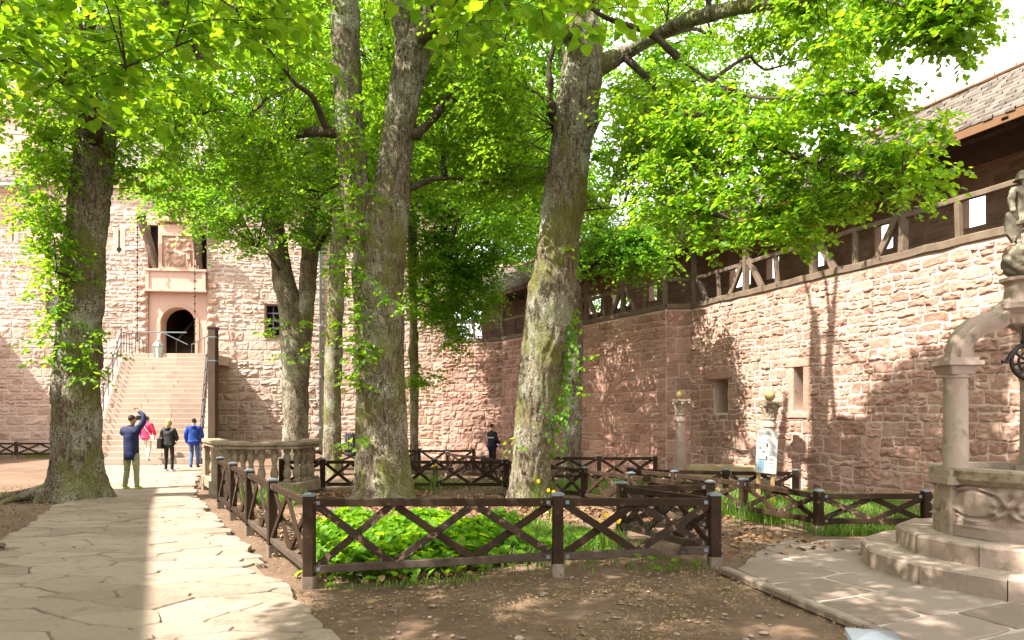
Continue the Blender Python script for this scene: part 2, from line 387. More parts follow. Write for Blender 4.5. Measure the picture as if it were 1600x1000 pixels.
class NPB:
    def __init__(s): s.V = []; s.Q = []; s.M = []; s.n = 0
    def add(s, V, Q, mi=0): s.V.append(np.asarray(V)); s.Q.append(np.asarray(Q)+s.n); s.M.append(np.full(len(Q), mi)); s.n += len(V)
    def mb(s, mb, mi=0):
        q = np.array([f if len(f) == 4 else (f[0], f[1], f[2], f[2]) for f in mb.f]); s.add(np.array([tuple(v) for v in mb.v]), q, mi)
    def out(s): return np.concatenate(s.V), np.concatenate(s.Q), np.concatenate(s.M)

# ------------------------------------------------------------------ curtain wall
WT = 4.86
PP = [np.array(p) for p in [(-3.3, 36.5), (-3.1, 30.3), (-.44, 29.5), (4.65, 20.6), (5.4, 20.55), (8.85, 11.8), (12.6, 2.3)]]
def offs(d):
    ns = []
    for i in range(len(PP)-1):
        t = PP[i+1]-PP[i]; t = t/np.linalg.norm(t); ns.append(np.array([-t[1], t[0]]))
    out = []
    for i in range(len(PP)):
        if i == 0: q = ns[0]
        elif i == len(PP)-1: q = ns[-1]
        else:
            m = ns[i-1]+ns[i]; q = m/max(.35, np.dot(m, ns[i]))
        out.append(PP[i]+q*d)
    return out
CW = thing('curtain_wall', 'high rusticated red sandstone courtyard wall with stepped corners carrying a timber gallery', 'wall', (4.65, 20.6, -.2))
nb = NPB(); qb = NPB(); fb = NPB()
zb = -.6
for i in range(len(PP)-1):
    a, b = PP[i], PP[i+1]; L = float(np.linalg.norm(b-a)); t = np.array([*(b-a)/L, 0]); n = np.array([t[1], -t[0], 0]); P = np.array([*a, 0])
    rg = random.Random(40+i); holes = []
    if i == 4:
        def uof(px):   # where the sight line through px meets this wall
            k = (px-800)/F; return float((k*a[1]-a[0])/(t[0]-k*t[1]))
        def zof(px, py): u = uof(px); return EYE-(py-HZ)*(a[1]+u*t[1])/F
        holes = [(uof(1116), uof(1138), zof(1127, 645), zof(1127, 593)), (uof(1241), uof(1256), zof(1248, 642), zof(1248, 574))]
        nh = holes
    if i in (1, 2): rc = layout(L, 3.6, (.24, .40), (.30, .62), rg, .12, zb)+[(u0, u1, v0, v1) for u0, u1, v0, v1 in layout(L, WT-.08, (.13, .24), (.2, .5), rg, .1, 3.6)]
    elif i == 3: rc = layout(L, WT-.08, (.32, .46), (.34, .72), rg, 0, zb)
    elif i == 0: rc = layout(L, WT-.08, (.24, .40), (.30, .62), rg, .12, zb)
    else: rc = layout(L, 1.5, (.24, .46), (.25, .62), rg, .45, zb)+layout(L, WT-.08, (.15, .31), (.18, .52), rg, .3, 1.5)
    rc = trim(rc, holes)
    V, Q = stones(rc, P, t, n, (.028, .062) if i in (1, 2) else (.010, .038) if i == 4 or i == 5 else (.02, .04), .006, .016, .02 if i in (1, 2, 3) else .05, *((9, 7) if i < 4 else (14, 10)), .95, .3, i, 9, .012)
    (qb if i == 3 else nb).add(V, Q)
    # mortar face, slightly uneven
    fb.mb(backing(L, zb, WT, holes, P, t, n, .55))
    for (u0, u1, v0, v1) in holes:
        fb.mb(backing(u1-u0, v0, v1, [], P+t*u0-n*.549, t, n))
V, Q, m = nb.out(); objnp('masonry', V, Q, M['wall'], CW)
V, Q, m = qb.out(); objnp('corner_masonry', V, Q, M['wall'], CW)
V, Q, m = fb.out(); objnp('mortar_bed', V, Q, M['mortar'], CW)
# dressed jambs and lintels of the two openings
a, b = PP[4], PP[5]; L = float(np.linalg.norm(b-a)); t4 = Vector((*(b-a)/L, 0)); n4 = Vector((t4.y, -t4.x, 0)); P4 = Vector((*a, 0))
for k, (u0, u1, v0, v1) in enumerate(nh):
    mb = MB(); pt = lambda u, z, d: P4+t4*u+Vector((0, 0, z))+n4*d
    if k == 0: mb.beam(pt(u0-.18, v1+.11, .02), pt(u1+.16, v1+.11, .02), .2, .2, ch=.02)
    else:
        mb.beam(pt(u0-.22, v1+.1, -.03), pt(u1+.22, v1+.1, -.03), .16, .2, ch=.02)
        mb.beam(pt(u0-.10, v0-.02, -.045), pt(u0-.10, v1, -.045), .2, .16, up=n4, ch=.02)
        mb.beam(pt(u1+.10, v0-.02, -.045), pt(u1+.10, v1, -.045), .2, .16, up=n4, ch=.02)
        mb.beam(pt(u0-.22, v0-.1, -.03), pt(u1+.22, v0-.1, -.03), .16, .16, ch=.02)
    obj('opening_frame', mb, M['wall'], CW)

# ------------------------------------------------------------------ timber gallery on the wall
GA = thing('timber_gallery', 'roofed timber wall walk with handrail and braces along the top of the courtyard wall', 'gallery', (4.65, 20.6, WT))
beam_, rail_, = MB(), MB()
fl = offs(.2); fo = offs(1.75)
mb = MB()
for i in range(len(PP)-1):
    q = [fl[i], fl[i+1], fo[i+1], fo[i]]; mb.add([(x, y, WT+.02) for x, y in q]+[(x, y, WT-.06) for x, y in q], [(0, 1, 2, 3), (7, 6, 5, 4), (0, 4, 5, 1), (2, 6, 7, 3)])
obj('walk_floor', mb, M['darktimber'], GA)
s0 = offs(.05)
def V3(p, z): return Vector((p[0], p[1], z))
for i in range(len(PP)-1):
    a, b = s0[i], s0[i+1]; mb = MB(); mb.beam(V3(a, WT+.05), V3(b, WT+.05), .2, .17, ch=.02, jit=.012); obj('sill_beam', mb, M['timber'], GA)
    L = np.linalg.norm(b-a); t = (b-a)/L
    mb = MB(); mb.beam(V3(a, WT+.86), V3(b, WT+.86), .1, .12, ch=.02, jit=.01); obj('handrail', mb, M['timber'], GA)
    nb_ = max(1, round(L/2.1))
    for k in range(nb_+1):
        if k == nb_ and i < len(PP)-2 and i != 2: continue
        if i == 3 and k == 0: continue
        p = a+t*min(max(L*k/nb_, .09), L-.09)
        mb = MB(); mb.beam(V3(p, WT+.13), V3(p, WT+1.88), .16, .16, ch=.02, jit=.01); obj('post', mb, M['timber'], GA)
        if L > 1.2:
            for sgn in (-1, 1):
                q = p+t*sgn*.62
                if 0 < np.dot(q-a, t) < L and rng.random() < .75:
                    mb = MB(); mb.beam(V3(q, WT+.12), V3(p+t*sgn*.1, WT+.95), .11, .15, ch=.015, jit=.012); obj('brace', mb, M['timber'], GA)
            q = p+t*L/nb_*.5
            if k < nb_:
                mb = MB(); mb.beam(V3(q, WT+.12), V3(q+t*rng.uniform(-.1, .1), WT+.82), .1, .13, ch=.015); obj('baluster', mb, M['timber'], GA)
    mb = MB(); mb.beam(V3(a, WT+1.94), V3(b, WT+1.94), .17, .18, ch=.02, jit=.01); obj('wall_plate', mb, M['darktimber'], GA)
# parapet behind the walk, with loopholes
nb = NPB(); fb = NPB(); o17 = offs(1.75)
for i in range(len(PP)-1):
    a, b = o17[i], o17[i+1]; L = float(np.linalg.norm(b-a)); t = np.array([*(b-a)/L, 0]); n = np.array([t[1], -t[0], 0]); P = np.array([*a, 0])
    rg = random.Random(90+i); holes = []
    u = .7
    while u < L-.6:
        w = rg.choice((.42, .5, .95)) if i > 1 else .34
        if u+w < L-.3: holes.append((u, u+w, WT+.75, WT+(1.45 if w < .6 else 1.5)))
        u += rg.uniform(1.5, 2.2)
    rc = trim(layout(L, WT+2.0, (.18, .30), (.25, .6), rg, .2, WT), holes)
    V, Q = stones(rc, P, t, n, (.012, .03), .010, .03, .02, 6, 5, .5, .3, i+30); nb.add(V, Q)
    fb.mb(backing(L, WT, WT+2.0, holes, P, t, n, .24)); fb.mb(backing(L, zb, WT+2.0, holes, P-n*.24, t, n, 0))
V, Q, m = nb.out(); objnp('parapet_masonry', V, Q, M['wall'], GA)
V, Q, m = fb.out(); objnp('parapet_mortar', V, Q, M['wall'], GA)
# roof: tiles in courses, boards and rafters beneath
ED, EZ, RD, RZ = -.5, WT+1.92, 1.25, WT+3.42
nc = 11; nb = NPB()
def tiles(A0, A1, B0, B1, w=.19, lift=.06, jit=.016):
    """A lower edge, B upper edge; returns tile quads with a front lip"""
    A0, A1, B0, B1 = (np.array(q, float) for q in (A0, A1, B0, B1)); k = max(1, int(np.linalg.norm(A1-A0)/w))
    e = np.linspace(0, 1, k+1); e[1:-1] += rng.uniform(-.12, .12, k-1)/k
    up = np.array([0, 0, 1.]); Vs = []; J = rng.uniform(-jit, jit, (k, 3))
    l0 = A0+(A1-A0)*e[:-1, None]; l1 = A0+(A1-A0)*e[1:, None]; h0 = B0+(B1-B0)*e[:-1, None]; h1 = B0+(B1-B0)*e[1:, None]
    sag = (h0-l0)*rng.uniform(-.06, .10, (k, 1)); g_ = (l1-l0)*.03
    T0 = l0+up*(lift+J[:, :1])-sag+g_; T1 = l1+up*(lift+J[:, 1:2])-sag-g_; H0 = h0+up*.012+g_; H1 = h1+up*.012-g_
    ext = (h0-l0)*.12
    H0 = H0+ext; H1 = H1+ext
    D0 = T0-up*.05; D1 = T1-up*.05
    V = np.stack([T0, T1, H1, H0, D0, D1], 1).reshape(-1, 3); o = np.arange(k)[:, None]*6
    Q = np.concatenate([o+np.array([[0, 1, 2, 3]]), o+np.array([[4, 5, 1, 0]])]); return V, Q
for k in range(nc):
    f0, f1 = k/nc, (k+1)/nc
    lo = offs(ED+(RD-ED)*f0); hi = offs(ED+(RD-ED)*f1); z0 = EZ+(RZ-EZ)*f0; z1 = EZ+(RZ-EZ)*f1
    for i in range(len(PP)-1):
        nb.add(*tiles((*lo[i], z0), (*lo[i+1], z0), (*hi[i], z1), (*hi[i+1], z1)))
rf = objnp('roof', *nb.out()[:2], M['tile'], GA)
mb = MB(); e0, e1, e2 = offs(ED+.02), offs(RD), offs(2.6)
for i in range(len(PP)-1):
    q = [V3(e0[i], EZ-.02), V3(e0[i+1], EZ-.02), V3(e1[i+1], RZ-.02), V3(e1[i], RZ-.02)]; mb.add(q, [(0, 1, 2, 3)])
    q = [V3(e1[i], RZ-.02), V3(e1[i+1], RZ-.02), V3(e2[i+1], RZ-1.3), V3(e2[i], RZ-1.3)]; mb.add(q, [(0, 1, 2, 3)])
obj('roof_boards', mb, M['darktimber'], rf)
mb = MB(); rr = offs(RD)
for i in range(len(PP)-1):
    A, B = V3(rr[i], RZ+.05), V3(rr[i+1], RZ+.05); n = max(1, int((B-A).length/.4))
    for k in range(n): mb.beam(A.lerp(B, k/n), A.lerp(B, (k+.96)/n), .26, .10+.02*random.random(), ch=.04)
obj('ridge', mb, M['dress'], rf)
for i in range(len(PP)-1):
    a, b = offs(ED+.03)[i], offs(ED+.03)[i+1]
    mb = MB(); mb.beam(V3(a, EZ-.07), V3(b, EZ-.07), .035, .16, ch=.004); obj('fascia', mb, M['fascia'], GA)
    L = np.linalg.norm(b-a); n = max(1, int(L/.85)); c, d = offs(RD-.02)[i], offs(RD-.02)[i+1]
    for k in range(n+1):
        if L < 1 and k: continue
        p, q = a+(b-a)*k/max(1, n), c+(d-c)*k/max(1, n)
        mb = MB(); mb.beam(V3(p, EZ-.13), V3(q, RZ-.14), .11, .15, ch=.01); obj('rafter', mb, M['darktimber'], GA)

# ------------------------------------------------------------------ gate building (far end)
GY = 31.5; GS = F/GY
GR = R(6); GCX = -15.45; gc, gs = math.cos(GR), math.sin(GR)
def gu(px): k = (px-800)/F; return (k*GY-GCX)/(gc-k*gs)
def gx(px): return GCX+gu(px)
def gzz(py, px=277): return EYE+(HZ-py)*(GY+gu(px)*gs)/F
GB = thing('gate_building', 'tall pale sandstone gatehouse with arched doorway, carved crest panel and tiled roof', 'building', (GCX, GY, 0)); GB.rotation_euler = (0, 0, GR)
X0, X1 = -34.0, gx(704); L = X1-X0; ZT = 12.9
P = np.array([X0, GY, 0]); t = np.array([1., 0, 0]); n = np.array([0, -1., 0])
LZ = 4.3
hol = {'portal': (gx(231), gx(323), LZ-.2, gzz(352)), 'win': (gx(72), gx(92), gzz(492, 80), gzz(456, 80)), 'slit1': (gx(15), gx(26), gzz(376, 20), gzz(341, 20)), 'slit2': (gx(180), gx(193), gzz(394, 186), gzz(360, 186)), 'win2': (gx(417), gx(437), gzz(524, 427), gzz(478, 427)), 'win3': (gx(668), gx(679), gzz(470, 673), gzz(430, 673))}
holes = [(a-X0, b-X0, c, d) for a, b, c, d in hol.values()]
qz = [(gx(222)-X0, gx(231)-X0, LZ, gzz(430)), (gx(323)-X0, gx(333)-X0, LZ, gzz(430))]
rg = random.Random(5)
rc = trim(layout(L, 5.6, (.28, .46), (.35, .85), rg, .25, -.6)+layout(L, ZT, (.16, .34), (.22, .7), rg, .35, 5.6), holes)
V, Q = stones(rc, P, t, n, (.016, .055), .013, .03, .045, 9, 7, .9, .4, 3, 7, .008)
objnp('masonry', V, Q, M['wallpale'], GB)
obj('mortar_bed', backing(L, -.6, ZT, [h for h in holes], P, t, n, .35), M['mortar'], GB)
# portal: recessed panel with arched opening
xa, xb = gx(231), gx(323); ac = gx(277); ar = (gx(304)-gx(250))/2; asp = gzz(480)-ar
pz1 = gzz(455); YP = GY-.02
def archpanel(mb, x0, x1, z0, z1, cx, r, zs, y, n=20):
    pts = [(cx-r*math.cos(math.pi*k/n), zs+r*math.sin(math.pi*k/n)) for k in range(n+1)]
    mb.add([(x0, y, z0), (cx-r, y, z0), (cx-r, y, zs), (x0, y, zs)], [(0, 1, 2, 3)]); mb.add([(cx+r, y, z0), (x1, y, z0), (x1, y, zs), (cx+r, y, zs)], [(0, 1, 2, 3)])
    top = [(x0+(x1-x0)*k/n, z1) for k in range(n+1)]
    V = [(a, y, b) for a, b in pts]+[(a, y, b) for a, b in top]
    mb.add(V, [(k, k+1, n+1+k+1, n+1+k) for k in range(n)])
    mb.add([(x0, y, zs), (cx-r, y, zs), (x0, y, z1)], [(0, 1, 2)]); mb.add([(cx+r, y, zs), (x1, y, zs), (x1, y, z1)], [(0, 1, 2)])
    return pts
def archreveal(mb, z0, cx, r, zs, y0, y1, n=20, r1=None):
    r1 = r1 or r
    p = [(cx-r, z0)]+[(cx-r*math.cos(math.pi*k/n), zs+r*math.sin(math.pi*k/n)) for k in range(n+1)]+[(cx+r, z0)]
    q = [(cx-r1, z0)]+[(cx-r1*math.cos(math.pi*k/n), zs+r1*math.sin(math.pi*k/n)) for k in range(n+1)]+[(cx+r1, z0)]
    V = [(a, y0, b) for a, b in p]+[(a, y1, b) for a, b in q]; m = len(p)
    mb.add(V, [(k+1, k, m+k, m+k+1) for k in range(m-1)])
mb = MB(); archpanel(mb, xa, xb, LZ-.2, pz1, ac, ar, asp, YP+.12); archreveal(mb, LZ-.2, ac, ar, asp, YP+.12, YP+.75)
mb.add([(xa, YP-.0, LZ-.2), (xa, YP+.12, LZ-.2), (xa, YP+.12, pz1), (xa, YP, pz1)], [(0, 1, 2, 3)]); mb.add([(xb, YP, LZ-.2), (xb, YP+.12, LZ-.2), (xb, YP+.12, pz1), (xb, YP, pz1)], [(3, 2, 1, 0)])
obj('portal', mb, M['plaster'], GB)
mb = MB()   # archivolt ring
ring = []
for k in range(21):
    an = math.pi*k/20
    for rr_, yy in ((ar+.17, YP+.118), (ar+.17, YP+.08), (ar+.02, YP+.06), (ar-.0, YP+.2)):
        ring.append((ac-rr_*math.cos(an), yy, asp+rr_*math.sin(an)))
mb.add(ring, [(k*4+j, k*4+j+1, k*4+4+j+1, k*4+4+j) for k in range(20) for j in range(3)])
for sg in (-1, 1):
    xs = sorted((ac+sg*(ar), ac+sg*(ar+.17))); mb.box((xs[0], YP+.06, LZ-.2), (xs[1], YP+.13, asp))
obj('arch_frame', mb, M['dress'], GB)
mb = MB()   # passage behind the arch with its inner stair
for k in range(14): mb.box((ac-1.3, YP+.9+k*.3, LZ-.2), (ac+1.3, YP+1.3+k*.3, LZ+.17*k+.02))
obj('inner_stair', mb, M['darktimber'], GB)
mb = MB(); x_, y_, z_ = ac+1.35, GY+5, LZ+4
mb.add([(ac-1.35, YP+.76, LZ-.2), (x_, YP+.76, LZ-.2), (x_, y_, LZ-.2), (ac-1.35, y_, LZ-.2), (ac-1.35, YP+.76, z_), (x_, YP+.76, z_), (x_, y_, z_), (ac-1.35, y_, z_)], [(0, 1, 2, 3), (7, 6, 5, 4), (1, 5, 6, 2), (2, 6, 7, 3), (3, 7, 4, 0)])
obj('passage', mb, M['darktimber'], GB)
mb = MB(); mb.beam((ac-.45, GY+1.2, LZ+.9), (ac+.05, GY+2.6, LZ+2.3), .09, .05); mb.beam((ac-.5, GY+1.25, LZ+.35), (ac-.5, GY+1.25, LZ+.9), .05, .05); obj('inner_handrail', mb, M['timber'], GB)
# drawbridge panel
mb = MB(); za, zb2 = gzz(455), gzz(425); mb.box((xa+.02, YP-.16, za), (xb-.02, YP+.1, zb2))
for zz in (za-.05, zb2): mb.box((xa-.1, YP-.26, zz), (xb+.06, YP+.1, zz+.09))
for xx in (xa-.02, xb-.13): mb.box((xx, YP-.21, za+.04), (xx+.14, YP-.12, zb2))
obj('drawbridge_panel', mb, M['plaster'], GB)
# upper recess with slots and relief
zc = gzz(352)
mb = MB()
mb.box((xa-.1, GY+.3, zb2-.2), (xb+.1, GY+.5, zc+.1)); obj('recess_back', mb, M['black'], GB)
mb = MB(); mb.box((gx(249), YP-.12, zb2+.09), (gx(312), YP+.3, zc)); obj('panel_surround', mb, M['plaster'], GB)
r0, r1, z0, z1 = gx(252), gx(309), gzz(423), gzz(366)
mb = MB()
for (a, b, c, d) in ((r0, r1, z0, z0+.13), (r0, r1, z1-.13, z1), (r0, r0+.13, z0+.13, z1-.13), (r1-.13, r1, z0+.13, z1-.13)): mb.box((a, YP-.24, c), (b, YP-.1, d))
mb.box((gx(250), YP-.34, zc+.1), (gx(312), YP-.0, zc+.26)); mb.box((gx(258), YP-.28, zc+.62), (gx(304), YP-.0, zc+.74))
pn = obj('relief_frame', mb, M['dress'], GB)
nx_, nz_ = 70, 64
xs = np.linspace(r0+.13, r1-.13, nx_); zs = np.linspace(z0+.13, z1-.13, nz_); XX, ZZ = np.meshgrid(xs, zs)
u = (XX-(r0+r1)/2)/(r1-r0)*2; v = (ZZ-(z0+z1)/2)/(z1-z0)*2
sh = lambda cx, cy, rx, ry, h, p=2: h*sm(1.35-((abs((u-cx)/rx))**p+(abs((v-cy)/ry))**p))
D = sh(.05, -.4, .36, .42, .10, 2.6)
for (cx, cy) in ((-.05, -.3), (.16, -.3), (.05, -.58)): D += sh(cx, cy, .085, .1, .05)
D += sh(.58, -.15, .13, .42, .11)+sh(.58, .38, .11, .12, .12)+sh(.45, .05, .22, .08, .09)+sh(.52, -.62, .08, .3, .08)+sh(.68, -.62, .08, .3, .08)+sh(.76, .1, .12, .07, .08)
D += sh(-.58, -.2, .13, .42, .11)+sh(-.58, .32, .11, .12, .12)+sh(-.44, .0, .2, .08, .09)+sh(-.64, -.62, .08, .3, .08)+sh(-.48, -.62, .08, .3, .08)
D += sh(0, .38, .2, .2, .10)+sh(-.02, .68, .12, .2, .1)+sh(.28, .6, .24, .1, .08)+sh(-.3, .62, .26, .1, .08)
D += np.clip(fbm(np.stack([XX*9, ZZ*9, 0*XX], -1), 3), 0, 1)*.10
V = np.stack([XX, np.full_like(XX, YP-.13)-D, ZZ], -1).reshape(-1, 3); idx = np.arange(nx_*nz_).reshape(nz_, nx_)
objnp('carved_crest', V, np.stack([idx[:-1, :-1], idx[:-1, 1:], idx[1:, 1:], idx[1:, :-1]], -1).reshape(-1, 4), M['dress'], pn, smooth=True)
for (pa, pb, q) in (((229, 352), (237, 424), 1), ((314, 350), (318, 424), -1)):
    mb = MB(); A = Vector((gx(pb[0])+.2*q, YP+.1, gzz(pb[1])+.1)); B = Vector((gx(pa[0])+.08*q, YP-.75, gzz(pa[1])+.1)); mb.beam(A, B, .3, .3, ch=.04, jit=.03); mb.beam(B+Vector((0, .03, -.03)), B+Vector((0, -.12, .12)), .33, .33, ch=.03, mi=1)
    obj('drawbridge_beam', mb, [M['timber'], M['darktimber']], GB)
# quoins either side of the portal
for sg, xx in ((-1, xa), (1, xb)):
    z = LZ-.1; k = 0
    while z < gzz(432):
        h = .34; w = .34+.16*(k % 2); mb = MB()
        a, b = (xx-w, xx) if sg < 0 else (xx, xx+w)
        V, Q = stones(np.array([(0, b-a, 0, h)]), (a, YP, z), t, n, (.10, .15), .015, .06, .02, 7, 6, .3, .4, k)
        objnp('quoin', V, Q, M['dress'], GB); z += h+.02; k += 1
# chains of the drawbridge
for px_ in (224, 312):
    mb = MB(); x_ = gx(px_); k = 0; z = gzz(352)
    while z > LZ+.9:
        mb.beam((x_, YP-.62, z), (x_, YP-.62, z-.26), .025, .025, ch=.004); mb.ball((x_, YP-.62, z-.3), .05, 8); z -= .34; k += 1
    obj('chain', mb, M['iron'], GB)
# slits and windows
for key in ('slit1', 'slit2'):
    a, b, c, d = hol[key]; mb = MB(); cx = (a+b)/2; y = GY+.02
    for (q0, q1, q2, q3) in ((a, cx-.045, c, d), (cx+.045, b, c, d)): mb.box((q0-.08 if q0 == a else q0, y-.06, q2-.1), (q1 if q0 == a else q1+.08, y+.2, q3+.1))
    s_ = obj('arrow_slit', mb, M['plaster'], GB); mb = MB(); mb.box((a, y+.2, c), (b, y+.26, d)); mb.lathe((cx, y-.07, (c+d)/2), [(.001, 0), (.001, 0)], 4)
    zc_ = (c+d)/2 if key == 'slit1' else c+.12
    pts = [(cx+.11*math.cos(2*math.pi*k/12), y-.066, zc_+.11*math.sin(2*math.pi*k/12)) for k in range(12)]; mb.add(pts, [tuple(range(12))])
    obj('opening', mb, M['black'], s_)
for key in ('win', 'win2', 'win3'):
    a, b, c, d = hol[key]; mb = MB(); w = .1; y = GY
    for q in ((a-w, b+w, c-w, c), (a-w, b+w, d, d+w), (a-w, a, c, d), (b, b+w, c, d)): mb.box((q[0], y-.09, q[2]), (q[1], y+.14, q[3]))
    wn = obj('window', mb, M['dress'] if key != 'win2' else M['darktimber'], GB)
    mb = MB(); mb.box((a, y+.22, c), (b, y+.27, d)); obj('pane', mb, M['black'] if key != 'win' else M['glass'], wn)
    mb = MB()
    for k in range(1, 4): mb.beam((a, y+.03, c+(d-c)*k/4), (b, y+.03, c+(d-c)*k/4), .05, .07, ch=.005)
    mb.beam(((a+b)/2, y+.03, c), ((a+b)/2, y+.03, d), .04, .05, ch=.005)
    obj('window_bars', mb, M['railpaint'], wn)
# eave band, gutter and steep tiled roof, taller dormer block above the portal
def gutter(x0, x1, z, par): mb = MB(); mb.tube([(x0, GY-.45, z), (x1, GY-.45, z)], .1, 10); return obj('gutter', mb, M['zinc'], par)
def roofplane(x0, x1, y0, z0, y1, z1, nm, par, curve=0):
    nb = NPB(); n_ = int(math.hypot(y1-y0, z1-z0)/.2)
    pf = lambda f: (y0+(y1-y0)*(f+curve*f*(1-f)), z0+(z1-z0)*(f-curve*f*(1-f)))
    for k in range(n_):
        (ya, za_), (yb, zb_) = pf(k/n_), pf((k+1)/n_); nb.add(*tiles((x0, ya, za_), (x1, ya, za_), (x0, yb, zb_), (x1, yb, zb_), .22))
    V, Q, _ = nb.out(); return objnp(nm, V, Q, M['tile'], par)
XS = gx(62)
mb = MB(); mb.box((X0, GY-.18, 11.65), (XS-.02, GY+.1, 11.95)); mb.box((XS, GY-.2, gzz(288)-.3), (X1+.6, GY+.1, gzz(274))); obj('eave_band', mb, M['plaster'], GB)
gutter(X0, XS, 11.85, GB); gutter(XS+3.0, X1+.4, gzz(271), GB)
roofplane(X0, XS, GY-.5, 11.9, GY+2.6, 15.2, 'roof', GB, .25)
roofplane(XS, X1+.5, GY-.5, gzz(270), GY+5, gzz(270)+5.5, 'main_roof', GB, 0)
# pale stair turret and walls behind the eaves
mb = MB(); mb.box((X0, GY+1.2, 8), (XS-.6, GY+8, 17.2)); mb.box((XS-.75, GY+1.0, 8), (XS-.3, GY+8, 17.5)); mb.box((X0, GY+1.05, 15.6), (XS-.7, GY+1.25, 15.9)); obj('turret', mb, M['plaster'], GB)

# landing and stair
ST = thing('stone_staircase', 'broad flight of pale sandstone steps climbing to the arched gate', 'staircase', (-13.3, 24.2, -.1))
NS = 22; ya, yb = 24.2, 29.9
def stair_x(y): f = (y-ya)/(yb-ya); return (-14.95+(-17.0+14.95)*f, -11.15+(-13.4+11.15)*f)
rise = (LZ+.1)/NS
for k in range(NS):
    y0 = ya+(yb-ya)*k/NS; y1 = ya+(yb-ya)*(k+1)/NS+.06; z1 = -.1+rise*(k+1)
    a, b = stair_x(y0); mb = MB(); x = a
    rg = random.Random(300+k)
    while x < b-.01:
        w = rg.uniform(.9, 1.7)
        if b-(x+w) < .6: w = b-x
        dx, dz = rg.uniform(-.008, .008), rg.uniform(-.006, .004)
        mb.beam((x+.004, (y0+y1)/2+dx, z1-rise/2+dz), (x+w-.004, (y0+y1)/2+dx, z1-rise/2+dz), y1-y0, rise+.02, ch=.014); x += w
    obj('step', mb, M['step'], ST)
mb = MB()   # rubble flank walls and landing
for sg in (0, 1):
    a0, a1 = stair_x(ya+.3)[sg], stair_x(yb)[sg]; w = -.3 if sg == 0 else .3
    q = [(a0, ya+.3), (a1, yb), (a1+w, yb), (a0+w, ya+.3)]
    V = [(x, y, -.5) for x, y in q]+[(a0, ya+.3, .12), (a1, yb, LZ-.1), (a1+w, yb, LZ-.1), (a0+w, ya+.3, .12)]
    fs = [(0, 1, 2, 3), (4, 5, 6, 7), (0, 1, 5, 4), (1, 2, 6, 5), (2, 3, 7, 6), (3, 0, 4, 7)]; mb.add(V, fs)
obj('flank_wall', mb, M['wall'], ST)
mb = MB(); a, b = stair_x(yb); x = a-.3
while x < b+.3: mb.box((x, yb+.03, LZ-.4), (min(x+1.2, b+.3)-.008, GY+1.1, LZ)); x += 1.2
obj('landing', mb, M['step'], ST)
# railings
def stair_rail(sg, label):
    th = thing('stair_railing', label, 'railing', (stair_x(ya)[sg], ya, 0), 'iron railings of the stair')
    o_ = -.12 if sg == 0 else .12
    pt = lambda f, h: Vector((stair_x(ya+(yb-ya)*f)[sg]+o_, ya+(yb-ya)*f, -.1+(LZ+.1)*f+h))
    for h in (.98, .55): mb = MB(); mb.tube([pt(0, h), pt(.5, h), pt(1, h)], .022, 8); obj('rail', mb, M['railpaint'], th)
    for k in range(8):
        f = k/7; mb = MB(); mb.tube([pt(f, 0), pt(f, 1.05)], .022, 8); mb.ball(pt(f, 1.08), .045, 8); obj('baluster', mb, M['railpaint'], th)
    A = pt(1, 0); mb = MB(); ye = GY-.75
    for h in (.98, .5): mb.tube([A+Vector((0, 0, h)), (A.x, ye, LZ+h)], .02, 8)
    for k in range(4): mb.tube([(A.x, yb+(ye-yb)*(k+1)/4, LZ), (A.x, yb+(ye-yb)*(k+1)/4, LZ+1)], .018, 8)
    obj('landing_rail', mb, M['railpaint'], th)
    c0 = ac-ar-.25 if sg == 0 else ac+ar+.25
    mb = MB()
    for k in range(5): x = A.x+(c0-A.x)*k/4; mb.tube([(x, ye, LZ), (x, ye, LZ+1.15-.15*k)], .02, 8)
    mb.tube([(A.x, ye, LZ+1.15), (c0, ye, LZ+.5)], .022, 8); obj('wing_rail', mb, M['railpaint'], th)
stair_rail(0, 'iron stair railing on the mossy tree side, casting barred shadows on the steps'); stair_rail(1, 'iron stair railing beside the dark timber post')
th = thing('barrier_bar', 'pale metal bar closing the arched doorway above the steps', 'barrier', (ac, yb+.2, LZ)); mb = MB()
mb.beam((gx(247), yb+.1, LZ+.98), (ac+ar+.3, yb+.25, LZ+.98), .05, .05, mi=0); obj('bar', mb, M['cap'], th)
mb = MB(); mb.beam((ac+.1, yb+.15, LZ+.95), (ac+ar+.35, yb+.25, LZ+.45), .035, .035); obj('strut', mb, M['cap'], th)
lx = gx(248)*.947; th = thing('lantern', 'glass lantern in a pale metal cage hung before the gate steps', 'lantern', (lx, 29.7, 4.2)); mb = MB()
zb_ = 4.02
mb.lathe((lx, 29.7, zb_), [(.02, -.14), (.05, -.1), (.19, -.04), (.2, 0), (.17, .01)], 6); mb.lathe((lx, 29.7, zb_+.62), [(.24, 0), (.21, .06), (.12, .16), (.05, .2), (.06, .26), (.02, .3)], 6)
for k in range(6): a = k*math.pi/3; mb.beam((lx+.19*math.cos(a), 29.7+.19*math.sin(a), zb_), (lx+.22*math.cos(a), 29.7+.22*math.sin(a), zb_+.63), .03, .03)
mb.tube([(lx, 29.7, zb_+.9), (lx, 29.85, zb_+1.15), (lx+.05, 30.0, LZ+.98)], .015, 6); obj('cage', mb, M['zinc'], th)
mb = MB(); mb.lathe((lx, 29.7, zb_+.02), [(.165, 0), (.195, .6)], 6); obj('glass', mb, M['glass'], th)
